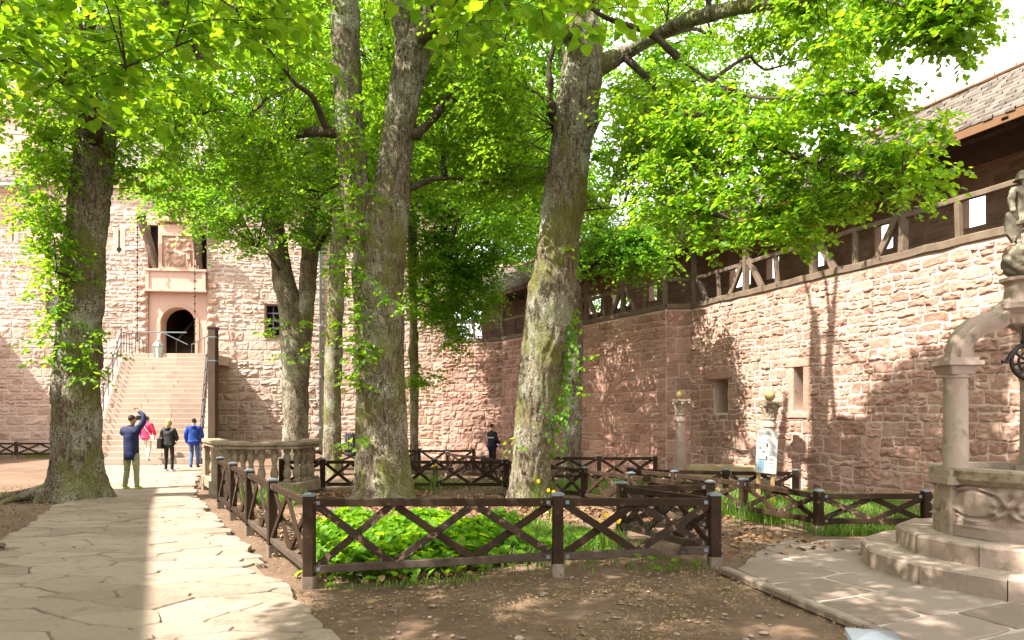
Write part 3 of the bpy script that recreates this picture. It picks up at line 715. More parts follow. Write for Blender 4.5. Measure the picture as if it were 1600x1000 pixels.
# dark timber post by the stair
th = thing('timber_post', 'dark upright timber post with metal bands at the foot of the steps', 'post', (0, 0, 0)); Y = 23.6; p0 = pxz(333, 0, Y); zt = pxz(333, 514, Y).z
th.location = (p0.x, Y, -.15); mb = MB(); mb.beam((p0.x, Y, -.2), (p0.x, Y, zt), .27, .27, ch=.02, jit=.004); obj('shaft', mb, M['darktimber'], th)
mb = MB(); mb.box((p0.x-.15, Y-.15, zt), (p0.x+.15, Y+.15, zt+.06)); obj('cap', mb, M['iron'], th)
for py in (528, 565): z = pxz(0, py, Y).z; mb = MB(); mb.box((p0.x-.142, Y-.142, z), (p0.x+.142, Y+.142, z+.045)); obj('band', mb, M['cap'], th)
th = thing('drainpipe', 'grey green drainpipe running down the gatehouse wall between two trunks', 'pipe', (GCX+gu(502)*gc, GY+gu(502)*gs-.12, 0)); u_ = gu(502); x_ = GCX+u_*gc; yw = GY+u_*gs
mb = MB(); mb.tube([(x_, yw-.12, -.4), (x_, yw-.12, gzz(272, 502)-.2), (x_, yw-.4, gzz(272, 502))], .075, 10); obj('pipe', mb, M['pipe'], th, True)
for z in (1, 3.4, 5.8, 8.2, 10.6): mb = MB(); mb.tube([(x_, yw-.12, z), (x_, yw-.12, z+.08)], .095, 10); obj('bracket', mb, M['zinc'], th)

# wings out of the frame that throw the shade on the path and the gatehouse foot
th = thing('castle_wing', 'plain sandstone castle wing bordering the path', 'building', (-14, 8, 0))
def wing(par, p, q, w, h, nm):
    p, q = Vector((*p, 0)), Vector((*q, 0)); d = (q-p).normalized(); o = Vector((-d.y, d.x, 0))
    mb = MB(); A = [p, q, q+o*w, p+o*w]; mb.prism([(v.x, v.y) for v in A], -.6, h); return obj(nm, mb, M['wallpale'], par)
sx, sy = .966*9/1.37, .19*9/1.37
SH = 1/1.37
LD = Vector((1, .52, -1.38)).normalized()      # direction the sunlight travels
hh = 9.0; tt = hh/-LD.z
def roofpt(Y, ex=0): return (-.525*Y-LD.x*tt+ex, Y-LD.y*tt)
wing(th, roofpt(-6), roofpt(16.6), 8, hh, 'wall')
th2 = thing('side_wing', 'low sandstone wing adjoining the gatehouse', 'building', (-25, 26, 0))
wing(th2, (-23.5, 21), (-23.5, 30.4), 8, 6.0, 'wall')
# ================================================================== ground
def axis(lo, a, b, hi, st): return np.unique(np.concatenate([np.linspace(lo, a, 14), np.arange(a, b, st), np.linspace(b, hi, 14)]))
gxs = axis(-300, -16, 14, 300, .16); gys = axis(-200, 1.5, 33, 400, .16)
XX, YY = np.meshgrid(gxs, gys); ZZ = g(XX, YY)+fbm(np.stack([XX*1.1, YY*1.1, 0*XX], -1), 3)*.035+fbm(np.stack([XX*5, YY*5, 0*XX+9], -1), 2)*.012-.03
far = (abs(XX) > 20) | (YY > 36) | (YY < 0); ZZ = np.where(far, -.25, ZZ)
m, nt, b = newmat('trodden_earth'); v = coord(nt)
n1 = noise(nt, v, .55, 5); n2 = noise(nt, v, 14, 8, .75); n3 = noise(nt, v, 70, 4, .7)
f = mth(nt, 'ADD', mth(nt, 'MULTIPLY', n1, .6), mth(nt, 'MULTIPLY', n2, .45))
c = ramp(nt, f, [(.36, .10, .062, .042), (.52, .155, .098, .068), (.68, .205, .138, .10)])
c = mixc(nt, ramp(nt, n3, [(.60, 0, 0, 0), (.66, 1, 1, 1)]), c, (.30, .20, .09))
nt.links.new(c, b.inputs['Base Color']); b.inputs['Roughness'].default_value = .95; b.inputs['Specular IOR Level'].default_value = .15
bumpn(nt, b, mth(nt, 'ADD', n2, mth(nt, 'MULTIPLY', n3, .5)), .7, .03); M['earth'] = m
pl_ = np.interp(YY, [2, 4.5, 7.0, 9, 12, 13.6, 17, 24.4], [-2.8, -4.1, -5.45, -6.65, -8.1, -8.7, -10.4, -15.2]); pr_x = np.interp(YY, [2, 4.6, 5.4, 6.6, 11.7, 15, 17, 24.4], [-.3, -1.05, -1.5, -2.2, -5.15, -6.95, -7.9, -10.9])
tl_ = np.interp(YY, [2, 3.8, 4.6, 5.4, 6.2, 6.9, 7.6, 8.2], [3.1, 2.65, 2.45, 2.25, 2.06, 2.2, 2.7, 3.2])
dn = ((XX > pl_+.75) & (XX < pr_x-.55) & (YY > 3) & (YY < 24.6)) | ((XX > tl_+.3) & (XX < 9) & (YY > 1.9) & (YY < 8.2))
ZZ = np.where(dn, ZZ-.05, ZZ)
ny, nx = XX.shape; idx = np.arange(nx*ny).reshape(ny, nx)
o = objnp('ground', np.stack([XX, YY, ZZ], -1).reshape(-1, 3), np.stack([idx[:-1, :-1], idx[:-1, 1:], idx[1:, 1:], idx[1:, :-1]], -1).reshape(-1, 4), M['earth'], smooth=True)
tag(o, kind='structure')

def clip(poly, nx_, ny_, c):
    out = []
    for i in range(len(poly)):
        a, b = poly[i], poly[(i+1) % len(poly)]; da = nx_*a[0]+ny_*a[1]-c; db = nx_*b[0]+ny_*b[1]-c
        if da <= 0: out.append(a)
        if da*db < 0: k = da/(da-db); out.append((a[0]+(b[0]-a[0])*k, a[1]+(b[1]-a[1])*k))
    return out
def voronoi(pts, sc=(1, 1)):
    pts = np.array(pts)*np.array(sc); res = []
    for i, p in enumerate(pts):
        d = np.hypot(*(pts-p).T); o = np.argsort(d)[1:22]; poly = [(p[0]-2, p[1]-2), (p[0]+2, p[1]-2), (p[0]+2, p[1]+2), (p[0]-2, p[1]+2)]
        for j in o:
            q = pts[j]; n = q-p; poly = clip(poly, n[0], n[1], np.dot(n, (p+q)/2))
            if len(poly) < 3: break
        res.append([(a/sc[0], b/sc[1]) for a, b in poly])
    return res
def flagmesh(polys, zoff=.0, gap=.014, th=.035, jz=.008, warp=.05, seg=.12):
    V = []; Fq = []
    for poly in polys:
        if len(poly) < 3: continue
        c = np.mean(poly, 0); P = []
        for i in range(len(poly)):
            a, b = np.array(poly[i]), np.array(poly[(i+1) % len(poly)]); k = max(1, int(np.linalg.norm(b-a)/seg))
            for j in range(k): P.append(a+(b-a)*j/k)
        P = np.array(P)
        if len(P) < 4: continue
        w = np.stack([vnoise(np.c_[P*2.7, 0*P[:, 0]]), vnoise(np.c_[P*2.7, 0*P[:, 0]+40])], 1)*warp+np.stack([vnoise(np.c_[P*8, 0*P[:, 0]]), vnoise(np.c_[P*8, 0*P[:, 0]+40])], 1)*warp*.4
        P = P+w; d = c-P; L = np.linalg.norm(d, axis=1)[:, None]; d = d/np.maximum(L, .05)
        # soften corners
        P = P*.8+(np.roll(P, 1, 0)+np.roll(P, -1, 0))*.1
        tz = rng.uniform(-jz, jz); tl = rng.uniform(-.008, .008, 2)
        z = g(P[:, 0], P[:, 1])+zoff+tz+((P-c)@tl)
        A = np.c_[P+d*gap, z-th]; B = np.c_[P+d*(gap+.002), z-.009]; C = np.c_[P+d*(gap+.010), z]
        n = len(P); o = len(V); V += A.tolist()+B.tolist()+C.tolist()
        for r in (0, 1):
            for i in range(n): Fq.append((o+r*n+i, o+r*n+(i+1) % n, o+(r+1)*n+(i+1) % n, o+(r+1)*n+i))
        Fq.append(tuple(range(o+2*n, o+3*n)))
    mb = MB(); mb.add(V, Fq); return mb
# the flagged path to the stair
def path_l(y):
    return np.interp(y, [2, 4.5, 7.0, 9, 12, 13.6, 17, 24.4], [-2.8, -4.1, -5.45, -6.65, -8.1, -8.7, -10.4, -15.2])
def path_r(y): return np.interp(y, [2, 4.6, 5.4, 6.6, 11.7, 15, 17, 24.4], [-.3, -1.05, -1.5, -2.2, -5.15, -6.95, -7.9, -10.9])
rg = np.random.default_rng(3); pts = []; PA = np.zeros((0, 3))
for k in range(9000):
    y = rg.uniform(2.6, 25.4); x = rg.uniform(path_l(y)-.9, path_r(y)+.9); s = rg.choice([rg.uniform(.16, .3), rg.uniform(.3, .6)], p=[.3, .7])
    if len(PA) and (((x-PA[:, 0])*.62)**2+((y-PA[:, 1])*1.35)**2 < ((s+PA[:, 2])/2)**2).any(): continue
    PA = np.vstack([PA, (x, y, s)])
pl = voronoi(PA[:, :2].tolist(), (.62, 1.35))
keep = []
for q, p in zip(pl, PA):
    if not (path_l(p[1])-.1 < p[0] < path_r(p[1])+.15 and 3.1 < p[1] < 24.6 and len(q) > 2): continue
    y = p[1]; j = rg.uniform(-.035, .035)
    for fn, sg in ((path_r, 1), (path_l, -1)):
        s_ = (fn(y+.3)-fn(y-.3))/.6; q = clip(q, sg*1.0, -sg*s_, sg*(fn(y)+j-s_*y))
        if len(q) < 3: break
    if len(q) > 2 and (max(a for a, b in q)-min(a for a, b in q)) > .12: keep.append(q)
o = obj('paved_path', flagmesh(keep, .034, .004, .06, .007, .055, .09), M['flag']); tag(o, kind='structure')
def sheet(fl, fr, y0, y1, z, n=60, k=10):
    mb = MB(); V = []
    for i in range(n+1):
        y = y0+(y1-y0)*i/n; a, b = fl(y), fr(y)
        for j in range(k+1): x = a+(b-a)*j/k; V.append((x, y, gz(x, y)+z))
    mb.add(V, [(i*(k+1)+j, i*(k+1)+j+1, (i+1)*(k+1)+j+1, (i+1)*(k+1)+j) for i in range(n) for j in range(k)]); return mb
o = obj('path_bedding', sheet(lambda y: path_l(y)+.12, lambda y: path_r(y)-.12, 3.2, 24.5, .016), M['joint']); tag(o, kind='structure')
# slab terrace round the well
TL = [(2.03, 6.35), (2.35, 5.45), (2.2, 4.6), (2.1, 3.6), (2.0, 2.0)]
def ter_l(y): return np.interp(y, [2, 3.8, 4.6, 5.4, 6.2, 6.9, 7.6, 8.2], [3.1, 2.65, 2.45, 2.25, 2.06, 2.2, 2.7, 3.2])
def ter_r(y): return 9.0
ax = Vector((-.42, .91)); bx = Vector((.91, .42)); polys = []
rgp = random.Random(8); v = -3.2
while v < 9:
    h = rgp.uniform(.45, .8); u = rgp.uniform(-1, 0)
    while u < 12:
        w = rgp.uniform(.6, 1.35); c0 = ax*(v+h/2)+bx*(u+w/2); x, y = c0.x+.6, c0.y+2.2
        if 1.9 < y < 8.3:
            q = [ax*v_+bx*u_ for u_, v_ in ((u, v), (u+w, v), (u+w, v+h), (u, v+h))]; q = [(p.x+.6, p.y+2.2) for p in q]
            # clip against the terrace edge polyline
            xa_, ya_, xb_, yb_ = 3.1, 2.0, 2.02, 6.45; nxx, nyy = -(yb_-ya_), (xb_-xa_); q = clip(q, nxx, nyy, nxx*xa_+nyy*ya_)
            nxx, nyy = -1.9, 1.2; q = clip(q, nxx, nyy, nxx*2.02+nyy*6.3)
            q = clip(q, 0, 1, 8.2)
            if len(q) > 2: polys.append(q)
        u += w
    v += h
o = obj('paved_terrace', flagmesh(polys, .024, .014, .05, .004, .02, .2), M['slab']); tag(o, kind='structure')
o = obj('terrace_bedding', sheet(lambda y: ter_l(y)+.08+.45*max(0, min(1, (y-6.3)/.4)), lambda y: 9.0, 1.9, 8.15, .012), M['slabjoint']); tag(o, kind='structure')
mb = MB()   # kerb of narrow stones
kp = [(1.99, 6.42), (2.24, 5.4), (2.61, 3.9), (3.06, 2.0)]
for a, b in zip(kp, kp[1:]):
    A, B = Vector((*a, gz(*a)+.0)), Vector((*b, gz(*b)+.0)); n = max(1, int((B-A).length/.55))
    for i in range(n): mb.beam(A.lerp(B, (i+.01)/n), A.lerp(B, (i+.99)/n), .1, .07, ch=.015)
o = obj('terrace_kerb', mb, M['slab']); tag(o, kind='structure')

# ================================================================== fences
GRP = 'low cross braced wooden fences'
def fence(label, posts, h=.72, hs=None, endposts=(True, True), foot=True, pw=.105, rail=True, name='wooden_fence'):
    """posts: list of (x, y)"""
    n = len(posts); tops = []
    c = posts[n//2]; th = thing(name, label, 'fence', (c[0], c[1], gz(*c)), GRP)
    for i, (x, y) in enumerate(posts):
        z0 = gz(x, y); z1 = (z0+h) if hs is None else hs[i]; tops.append(z1)
        if (i == 0 and not endposts[0]) or (i == n-1 and not endposts[1]): continue
        d = Vector((posts[min(i+1, n-1)][0]-posts[max(i-1, 0)][0], posts[min(i+1, n-1)][1]-posts[max(i-1, 0)][1], 0)).normalized()
        mb = MB(); mb.beam((x, y, z0-.08), (x, y, z1-.012), pw, pw, up=d, ch=.008); p = obj('post', mb, M['fence'], th)
        mb = MB(); mb.beam((x, y, z1-.012), (x, y, z1+.006), pw+.016, pw+.016, up=d, ch=.004); mb.beam((x, y, z1+.006), (x, y, z1+.022), pw+.01, pw+.01, up=d, ch=.004, w2=.03, h2=.03); obj('cap', mb, M['cap'], p)
        if foot: mb = MB(); mb.beam((x, y, z0-.2), (x, y, z0+.10), pw+.02, pw+.02, up=d, ch=.015); obj('footing', mb, M['concrete'], p)
    for i in range(n-1):
        A = Vector((*posts[i], 0)); B = Vector((*posts[i+1], 0)); L = (B-A).length; t = (B-A)/L; s = Vector((t.y, -t.x, 0))
        A2 = A+t*(pw/2); B2 = B-t*(pw/2)
        ta, tb = tops[i]-.075, tops[i+1]-.075
        ba, bb = gz(*posts[i])+.165, gz(*posts[i+1])+.165
        top = lambda f: A2.lerp(B2, f)+Vector((0, 0, ta+(tb-ta)*f)); bot = lambda f: A2.lerp(B2, f)+Vector((0, 0, ba+(bb-ba)*f))
        for fn in (top, bot):
            mb = MB(); mb.beam(fn(0), fn(1), .062, .075, ch=.006, jit=.003)
            r_ = obj('rail', mb, M['fencedust'] if fn is bot and A.y < 9 else M['fence'], th)
            if L > .6:
                for f in (.042/L, 1-.042/L):
                    P = fn(f); mb = MB(); mb.beam(P-t*.018, P+t*.018, .068, .036, ch=.001); obj('bracket', mb, M['cap'], r_)
        k = max(1, round(L/.8))
        for j in range(k):
            f0, f1 = j/k+.02/L, (j+1)/k-.02/L
            lo = Vector((0, 0, .03+random.uniform(-.012, .012))); hi = Vector((0, 0, -.03+random.uniform(-.012, .012))); flip = 1 if j % 2 else -1
            for sg, (a_, b_) in ((flip, (bot(f0)+lo, top(f1)+hi)), (-flip, (bot(f1)+lo, top(f0)+hi))):
                o_ = s*(.0145*sg); mb = MB(); mb.beam(a_+o_, b_+o_, .027, .072, up=s.cross(Vector((0, 0, 1))) if False else (0, 0, 1), ch=.004, jit=.002); obj('brace', mb, M['fenceworn'] if random.random() < .4 else M['fence'], th)
    return th
# near bed: run along the path, front, and zigzag side
def p2(px, Y): return ((px-800)*Y/F, Y)
yl = [6.57, 8.15, 9.55, 10.9, 12.3]
fence('low brown fence beside the flagged path with sun bleached rails', [(-1.95-.578*(y-6.57), y) for y in yl][1:], hs=[.875]*4, endposts=(True, True))
th = fence('nearest brown fence with peeling cross braces in front of the leafy bed', [(-1.95, 6.57), (.44, 6.57), (1.95, 6.57)], hs=[.88, .885, .885])
fence('single worn fence bay joining the path rail to the front corner post', [(-1.95, 6.57), (-1.95-.578*(yl[1]-6.57), yl[1])], hs=[.878, .875], endposts=(False, False))
fence('short fence bay running back from the front corner post by the slabs', [(1.95, 6.57), p2(971, 8.56)], hs=[.885, .80], endposts=(False, True))
fence('short frontal fence bay between two close posts behind the front corner', [p2(971, 8.56), p2(1109, 8.7)], hs=[.80, .80], endposts=(False, True))
fence('receding fence along the narrow entry behind the ivy trunk', [p2(1109, 8.7), p2(986, 11.4), p2(913, 13.1), p2(845, 14.6), p2(791, 15.9)], hs=[.80, .68, .64, .63, .62], endposts=(False, True))
fence('dark fence behind the big forked trunk, closing the bed at its back', [p2(791, 15.9), p2(680, 15.9), p2(592, 15.9), p2(504, 15.9), p2(440, 15.9)], hs=[.62]*5, endposts=(False, True))
fence('fence slanting forward past the signboard to the grass corner', [p2(985, 13.7), p2(1054, 12.7), p2(1162, 10.9), p2(1279, 9.25)], hs=[.60, .60, .62, .62])
fence('fence of the grass bed facing the well, with one bare wood brace', [p2(1279, 9.25), p2(1447, 9.25), p2(1640, 9.25)], hs=[.62, .62, .62], endposts=(False, True))
fence('level fence in front of the stone trough', [p2(985, 13.7), p2(1134, 13.5), p2(1243, 13.4)], hs=[.60, .57, .57], endposts=(False, True))
fence('far fence at the foot of the shaded wall near the slim trunk', [p2(1024, 18.0), p2(936, 18.0), p2(840, 18.2)], hs=[.57, .57, .57])
fence('fence running back towards the man by the far wall', [p2(791, 15.9), p2(755, 18.6), p2(699, 21.5)], hs=[.62, .53, .48], endposts=(False, True))
fence('farthest low fence below the gatehouse wall behind the trunks', [p2(740, 24), p2(655, 24), p2(570, 24), p2(490, 24)], hs=[.45]*4)
fence('far fence by the gatehouse foot beyond the leaning root', [p2(-60, 28.5), p2(25, 28.5), p2(98, 28.5), p2(170, 28.5)], hs=[.52]*4)
# lone post close to the camera
th = thing('bollard_post', 'single wooden post with a bright steel cap, cropped at the bottom edge', 'post', (1.13, 2.13, gz(1.13, 2.13)))
x, y = 1.13, 2.13; z1 = .955
mb = MB(); mb.beam((x, y, gz(x, y)-.1), (x, y, z1-.01), .125, .125, up=(.3, 1, 0), ch=.008); obj('shaft', mb, M['fence'], th)
mb = MB(); mb.beam((x, y, z1-.015), (x, y, z1+.004), .145, .145, up=(.3, 1, 0), ch=.003); mb.beam((x, y, z1+.004), (x, y, z1+.022), .14, .14, up=(.3, 1, 0), ch=.002, w2=.02, h2=.02); obj('cap', mb, M['cap'], th)

# ================================================================== stone balustrade
BL = thing('stone_balustrade', 'mossy curved stone balustrade with turned balusters at the bend of the path', 'balustrade', (-5.6, 15.6, -.06))
bp = [Vector((-7.45, 16.9)), Vector((-6.42, 15.2)), Vector((-5.55, 14.75)), Vector((-4.8, 15.0)), Vector((-4.62, 15.7)), Vector((-4.9, 16.6))]
bz = -.08; bt = 1.02
def pedestal(p, ang, w=.42):
    d = (math.cos(ang), math.sin(ang), 0); P = lambda z: (p.x, p.y, z); mb = MB()
    mb.beam(P(bz-.1), P(bz+.24), w+.1, w+.1, up=d, ch=.02); mb.beam(P(bz+.24), P(bt-.16), w, w, up=d, ch=.015); mb.beam(P(bt-.16), P(bt-.11), w+.05, w+.05, up=d, ch=.015)
    obj('pedestal', mb, M['lichenstone'], BL)
pedestal(bp[0]+Vector((.05, -.02)), 2.1); pedestal(bp[1], 2.1, .46)
for a, b in zip(bp, bp[1:]):
    A, B = Vector((*a, bt)), Vector((*b, bt)); e = (B-A).normalized()*.1
    mb = MB(); mb.beam(A-e, B+e, .42, .09, ch=.02); mb.beam(A-e+Vector((0, 0, -.085)), B+e+Vector((0, 0, -.085)), .34, .08, ch=.02); obj('coping', mb, M['lichenstone'], BL)
    mb = MB(); mb.beam(A-e*.8+Vector((0, 0, bz+.13-bt)), B+e*.8+Vector((0, 0, bz+.13-bt)), .4, .24, ch=.02); obj('plinth', mb, M['lichenstone'], BL)
    L = (B-A).length; n = max(2, round(L/.26))
    for k in range(n):
        q = A.lerp(B, (k+.5)/n)
        if min((Vector((q.x, q.y))-bp[0]).length, (Vector((q.x, q.y))-bp[1]).length) < .34: continue
        mb = MB(); z = bz+.25
        mb.lathe((q.x, q.y, z), [(.085, 0), (.085, .05), (.05, .07), (.075, .12), (.088, .2), (.07, .29), (.045, .36), (.06, .38), (.045, .40), (.07, .49), (.08, .56), (.05, .63), (.08, .66), (.08, .72)], 14)
        autosmooth(obj('baluster', mb, M['lichenstone'], BL), 50)

# ================================================================== well
WX, WY, WZ = 4.72, 6.3, .2
WELL = thing('stone_well', 'carved octagonal stone well on round steps with columns and arched ribs', 'well', (WX, WY, WZ))
def ringpoly(r, n, rot): return [(WX+r*math.cos(2*math.pi*k/n+rot), WY+r*math.sin(2*math.pi*k/n+rot)) for k in range(n)]
for (r, r0, z0, z1, rot, n) in ((1.35, .9, WZ-.1, WZ+.18, .13, 13), (1.03, .6, WZ+.16, WZ+.36, .35, 11)):
    o_ = ringpoly(r, n, rot); i_ = ringpoly(r0, n, rot)
    for k in range(n):
        a, b = Vector(o_[k]), Vector(o_[(k+1) % n]); d = (b-a).normalized()*.004; c, e = Vector(i_[(k+1) % n]), Vector(i_[k])
        nrm = ((a+b)/2-Vector((WX, WY))).normalized(); bv = .02; dz = random.uniform(-.006, .006)
        q0 = [a+d, b-d, c-d, e+d]; q1 = [a+d-nrm*bv, b-d-nrm*bv, c-d, e+d]
        V = [(v.x, v.y, z0) for v in q0]+[(v.x, v.y, z1-bv+dz) for v in q0]+[(v.x, v.y, z1+dz) for v in q1]
        mb = MB(); mb.add(V, [(0, 1, 5, 4), (1, 2, 6, 5), (2, 3, 7, 6), (3, 0, 4, 7), (4, 5, 9, 8), (5, 6, 10, 9), (6, 7, 11, 10), (7, 4, 8, 11), (8, 9, 10, 11)]); obj('step_stone', mb, M['well'], WELL)
# drum with carved cartouches
zb0, zb1 = WZ+.36, 1.04; nA, nZ = 420, 64; rad0 = .665
A_, Z_ = np.meshgrid(np.linspace(0, 2*math.pi, nA), np.linspace(zb0, zb1, nZ))
f = (Z_-zb0)/(zb1-zb0); rr = np.full_like(A_, rad0); rr += .045*sm((.24-f)/.04)+.02*sm((.90-f)/.02)*0
for k in range(8):
    ca = math.pi*1.12+k*math.pi/4; da = (A_-ca+math.pi) % (2*math.pi)-math.pi; u = da*rad0/.27; v = (f-.62)/.30
    el = np.sqrt((u/.80)**2+(v/.86)**2)
    rr += .035*sm((1-el)*6)+.05*np.exp(-((el-1.16)/.10)**2)*(.7+.5*np.sin(np.arctan2(v, u)*7))*(abs(u) < 1.25)
    rr += .045*np.exp(-((abs(u)-1.18)/.14)**2)*np.exp(-((v-.75)/.3)**2)+.05*np.exp(-((u)/.5)**2)*np.exp(-((v+1.18)/.2)**2)
    rr += .05*np.exp(-((abs(u)-1.22)/.16)**2)*np.exp(-((v+.3)/.55)**2)*(.6+.4*np.sin(v*11))
rr += .012*np.clip(fbm(np.stack([A_*9, Z_*12, 0*A_], -1), 3), -1, 1)
V = np.stack([WX+rr*np.cos(A_), WY+rr*np.sin(A_), Z_], -1).reshape(-1, 3); idx = np.arange(nA*nZ).reshape(nZ, nA)
objnp('carved_drum', V, np.stack([idx[:-1, :-1], idx[:-1, 1:], idx[1:, 1:], idx[1:, :-1]], -1).reshape(-1, 4), M['well'], WELL, smooth=True)
mb = MB(); n = 40
pr = [(.54, -.25), (.54, .13), (.73, .13), (.75, .11), (.75, .035), (.72, .0), (.67, -.02), (.65, -.03)]
V = [(WX+r*math.cos(2*math.pi*k/n), WY+r*math.sin(2*math.pi*k/n), 1.04+z) for r, z in pr for k in range(n)]
mb.add(V, [(i*n+(k+1) % n, i*n+k, (i+1)*n+k, (i+1)*n+(k+1) % n) for i in range(len(pr)-1) for k in range(n)]); autosmooth(obj('rim', mb, M['lichenstone'], WELL), 35)
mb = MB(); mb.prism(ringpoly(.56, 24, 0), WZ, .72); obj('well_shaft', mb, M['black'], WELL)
hubz = 2.68
for ang in (math.pi*1.0+.02, .82, -.95):
    dv = Vector((math.cos(ang), math.sin(ang), 0)); c = Vector((WX, WY, 0))+dv*.635; up = dv
    mb = MB(); P = lambda z, o=0: c+dv*o+Vector((0, 0, z))
    mb.beam(P(WZ+.34), P(1.02), .16, .20, up=up, ch=.01); mb.beam(P(1.02), P(1.09), .3, .32, up=up, ch=.02); mb.beam(P(1.09), P(1.15), .25, .27, up=up, ch=.01)
    obj('pilaster', mb, M['well'], WELL)
    mb = MB(); mb.lathe(P(0), [(.115, 1.14), (.115, 1.17), (.102, 1.19), (.098, 1.98), (.11, 1.99), (.11, 2.02), (.10, 2.03)], 20); col = obj('column', mb, M['well'], WELL); autosmooth(col, 40)
    mb = MB(); mb.beam(P(2.02), P(2.10), .22, .22, up=up, ch=.01, w2=.27, h2=.27); mb.beam(P(2.10), P(2.14), .32, .34, up=up, ch=.015); mb.beam(P(2.14), P(2.17), .26, .28, up=up, ch=.01); obj('capital', mb, M['well'], WELL)
    # ogee rib: profile swept from the capital to the hub
    mb = MB(); K = 22; pts = []
    for k in range(K+1):
        f = k/K
        r = .70*(1-f)**1.0; r = np.interp(f, [0, .25, .5, .75, 1], [.635, .60, .47, .26, .10]); z = np.interp(f, [0, .25, .5, .75, 1], [2.12, 2.33, 2.46, 2.53, 2.66])
        pts.append((float(r), float(z)))
    pts = [((pts[max(i-1, 0)][0]+2*pts[i][0]+pts[min(i+1, K)][0])/4, (pts[max(i-1, 0)][1]+2*pts[i][1]+pts[min(i+1, K)][1])/4) for i in range(K+1)]
    sd = dv.cross(Vector((0, 0, 1)))
    prof = [(-.05, -.10), (.05, -.10), (.06, -.06), (.085, -.03), (.09, .02), (.06, .03), (.055, .06), (.045, .085), (-.045, .085), (-.055, .06), (-.06, .03), (-.09, .02), (-.085, -.03), (-.06, -.06)]; m_ = len(prof); V = []
    for i, (r, z) in enumerate(pts):
        a, b = pts[max(i-1, 0)], pts[min(i+1, K)]; tg = Vector((b[0]-a[0], b[1]-a[1])).normalized(); nn = Vector((-tg.y, tg.x))
        if nn.y < 0 or (abs(nn.y) < .3 and nn.x < 0): nn = -nn
        for s_, h_ in prof: V.append(Vector((WX, WY, 0))+dv*(r+nn.x*h_)+Vector((0, 0, z+nn.y*h_))+sd*s_)
    mb.add(V, [(i*m_+k, i*m_+(k+1) % m_, (i+1)*m_+(k+1) % m_, (i+1)*m_+k) for i in range(K) for k in range(m_)]); autosmooth(obj('rib', mb, M['well'], WELL), 35)
mb = MB(); mb.lathe((WX, WY, 0), [(.05, 2.42), (.16, 2.48), (.2, 2.56), (.25, 2.62), (.25, 2.66), (.16, 2.69), (.15, 2.86), (.19, 2.88), (.19, 2.91)], 8, rot=.39); obj('hub', mb, M['well'], WELL)
th = thing('well_pulley', 'rusty iron pulley wheel hanging inside the well canopy', 'pulley', (WX-.05, WY, 2.1)); cx, cz = WX-.03, 2.13
mb = MB(); K = 28
for rr_ in (.155, .09):
    mb.tube([(cx+rr_*math.cos(2*math.pi*k/K), WY-.1, cz+rr_*math.sin(2*math.pi*k/K)) for k in range(K+1)], .018 if rr_ > .1 else .012, 8, cap=False)
for k in range(4): a = k*math.pi/4+.2; mb.tube([(cx-.15*math.cos(a), WY-.1, cz-.15*math.sin(a)), (cx+.15*math.cos(a), WY-.1, cz+.15*math.sin(a))], .012, 6)
obj('wheel', mb, M['iron'], th)
mb = MB(); mb.tube([(cx-.04, WY-.1, 2.45), (cx-.04, WY-.1, 2.30), (cx-.1, WY-.1, 2.27), (cx-.16, WY-.1, 2.2), (cx-.2, WY-.1, 2.13), (cx-.24, WY-.1, 2.13)], .016, 6); mb.tube([(cx+.04, WY-.1, 2.45), (cx+.03, WY-.1, 2.1)], .014, 6); mb.ball((cx-.04, WY-.1, 2.31), .03, 8); obj('hanger', mb, M['iron'], th)

# ================================================================== columns with balls, trough, sign, bin
def ballcolumn(px, Y, top, label, sc=1):
    c = at(px, Y); th = thing('ball_column', label, 'column', c, 'small stone columns topped by balls'); z = lambda py: EYE-(py-HZ)*Y/F
    zt = z(top); rb = .125; zc = zt-2*rb; k = lambda r: r
    mb = MB(); mb.beam((c.x, Y, c.z-.1), (c.x, Y, c.z+.22), .5, .5, ch=.02); mb.beam((c.x, Y, c.z+.22), (c.x, Y, c.z+.27), .4, .4, ch=.02); obj('base', mb, M['lichenstone'], th)
    mb = MB(); mb.lathe((c.x, Y, 0), [(.17, c.z+.27), (.17, c.z+.33), (.14, c.z+.37), (.14, c.z+.40), (.125, zc-.62), (.15, zc-.60), (.15, zc-.53), (.135, zc-.51), (.135, zc-.44)], 20); autosmooth(obj('shaft', mb, M['well'], th), 40)
    mb = MB(); n = 24; V = []; pr = [(.13, -.44), (.155, -.42), (.14, -.39), (.16, -.28), (.19, -.16), (.235, -.06)]
    for i, (r, zz) in enumerate(pr):
        for q in range(n): a = 2*math.pi*q/n; rr_ = r*(1+.10*(i > 1)*math.cos(8*a+i*1.3)); V.append((c.x+rr_*math.cos(a), Y+rr_*math.sin(a), zc+zz))
    mb.add(V, [(i*n+q, i*n+(q+1) % n, (i+1)*n+(q+1) % n, (i+1)*n+q) for i in range(len(pr)-1) for q in range(n)])
    for q in range(4):
        a = math.pi/4+q*math.pi/2; mb.ball((c.x+.245*math.cos(a), Y+.245*math.sin(a), zc-.09), .055, 8); a += math.pi/4; mb.ball((c.x+.2*math.cos(a), Y+.2*math.sin(a), zc-.12), .045, 8)
    mb.beam((c.x, Y, zc-.055), (c.x, Y, zc), .44, .44, ch=.02); obj('capital', mb, M['lichenstone'], th)
    mb = MB(); mb.lathe((c.x, Y, zc), [(.07, 0), (.06, .02)], 12); mb.ball((c.x, Y, zc+rb+.01), rb, 20); obj('ball', mb, M['ball'], th, True)
ballcolumn(1064, 18.3, 609, 'slim stone column with a mossy ball on its capital, standing at the wall corner')
ballcolumn(1203, 16.2, 611, 'stone column with a sunlit ball rising behind the signboard')
c = at(1130, 17.3); th = thing('stone_trough', 'old mossy stone trough at the foot of the wall between two columns', 'trough', c)
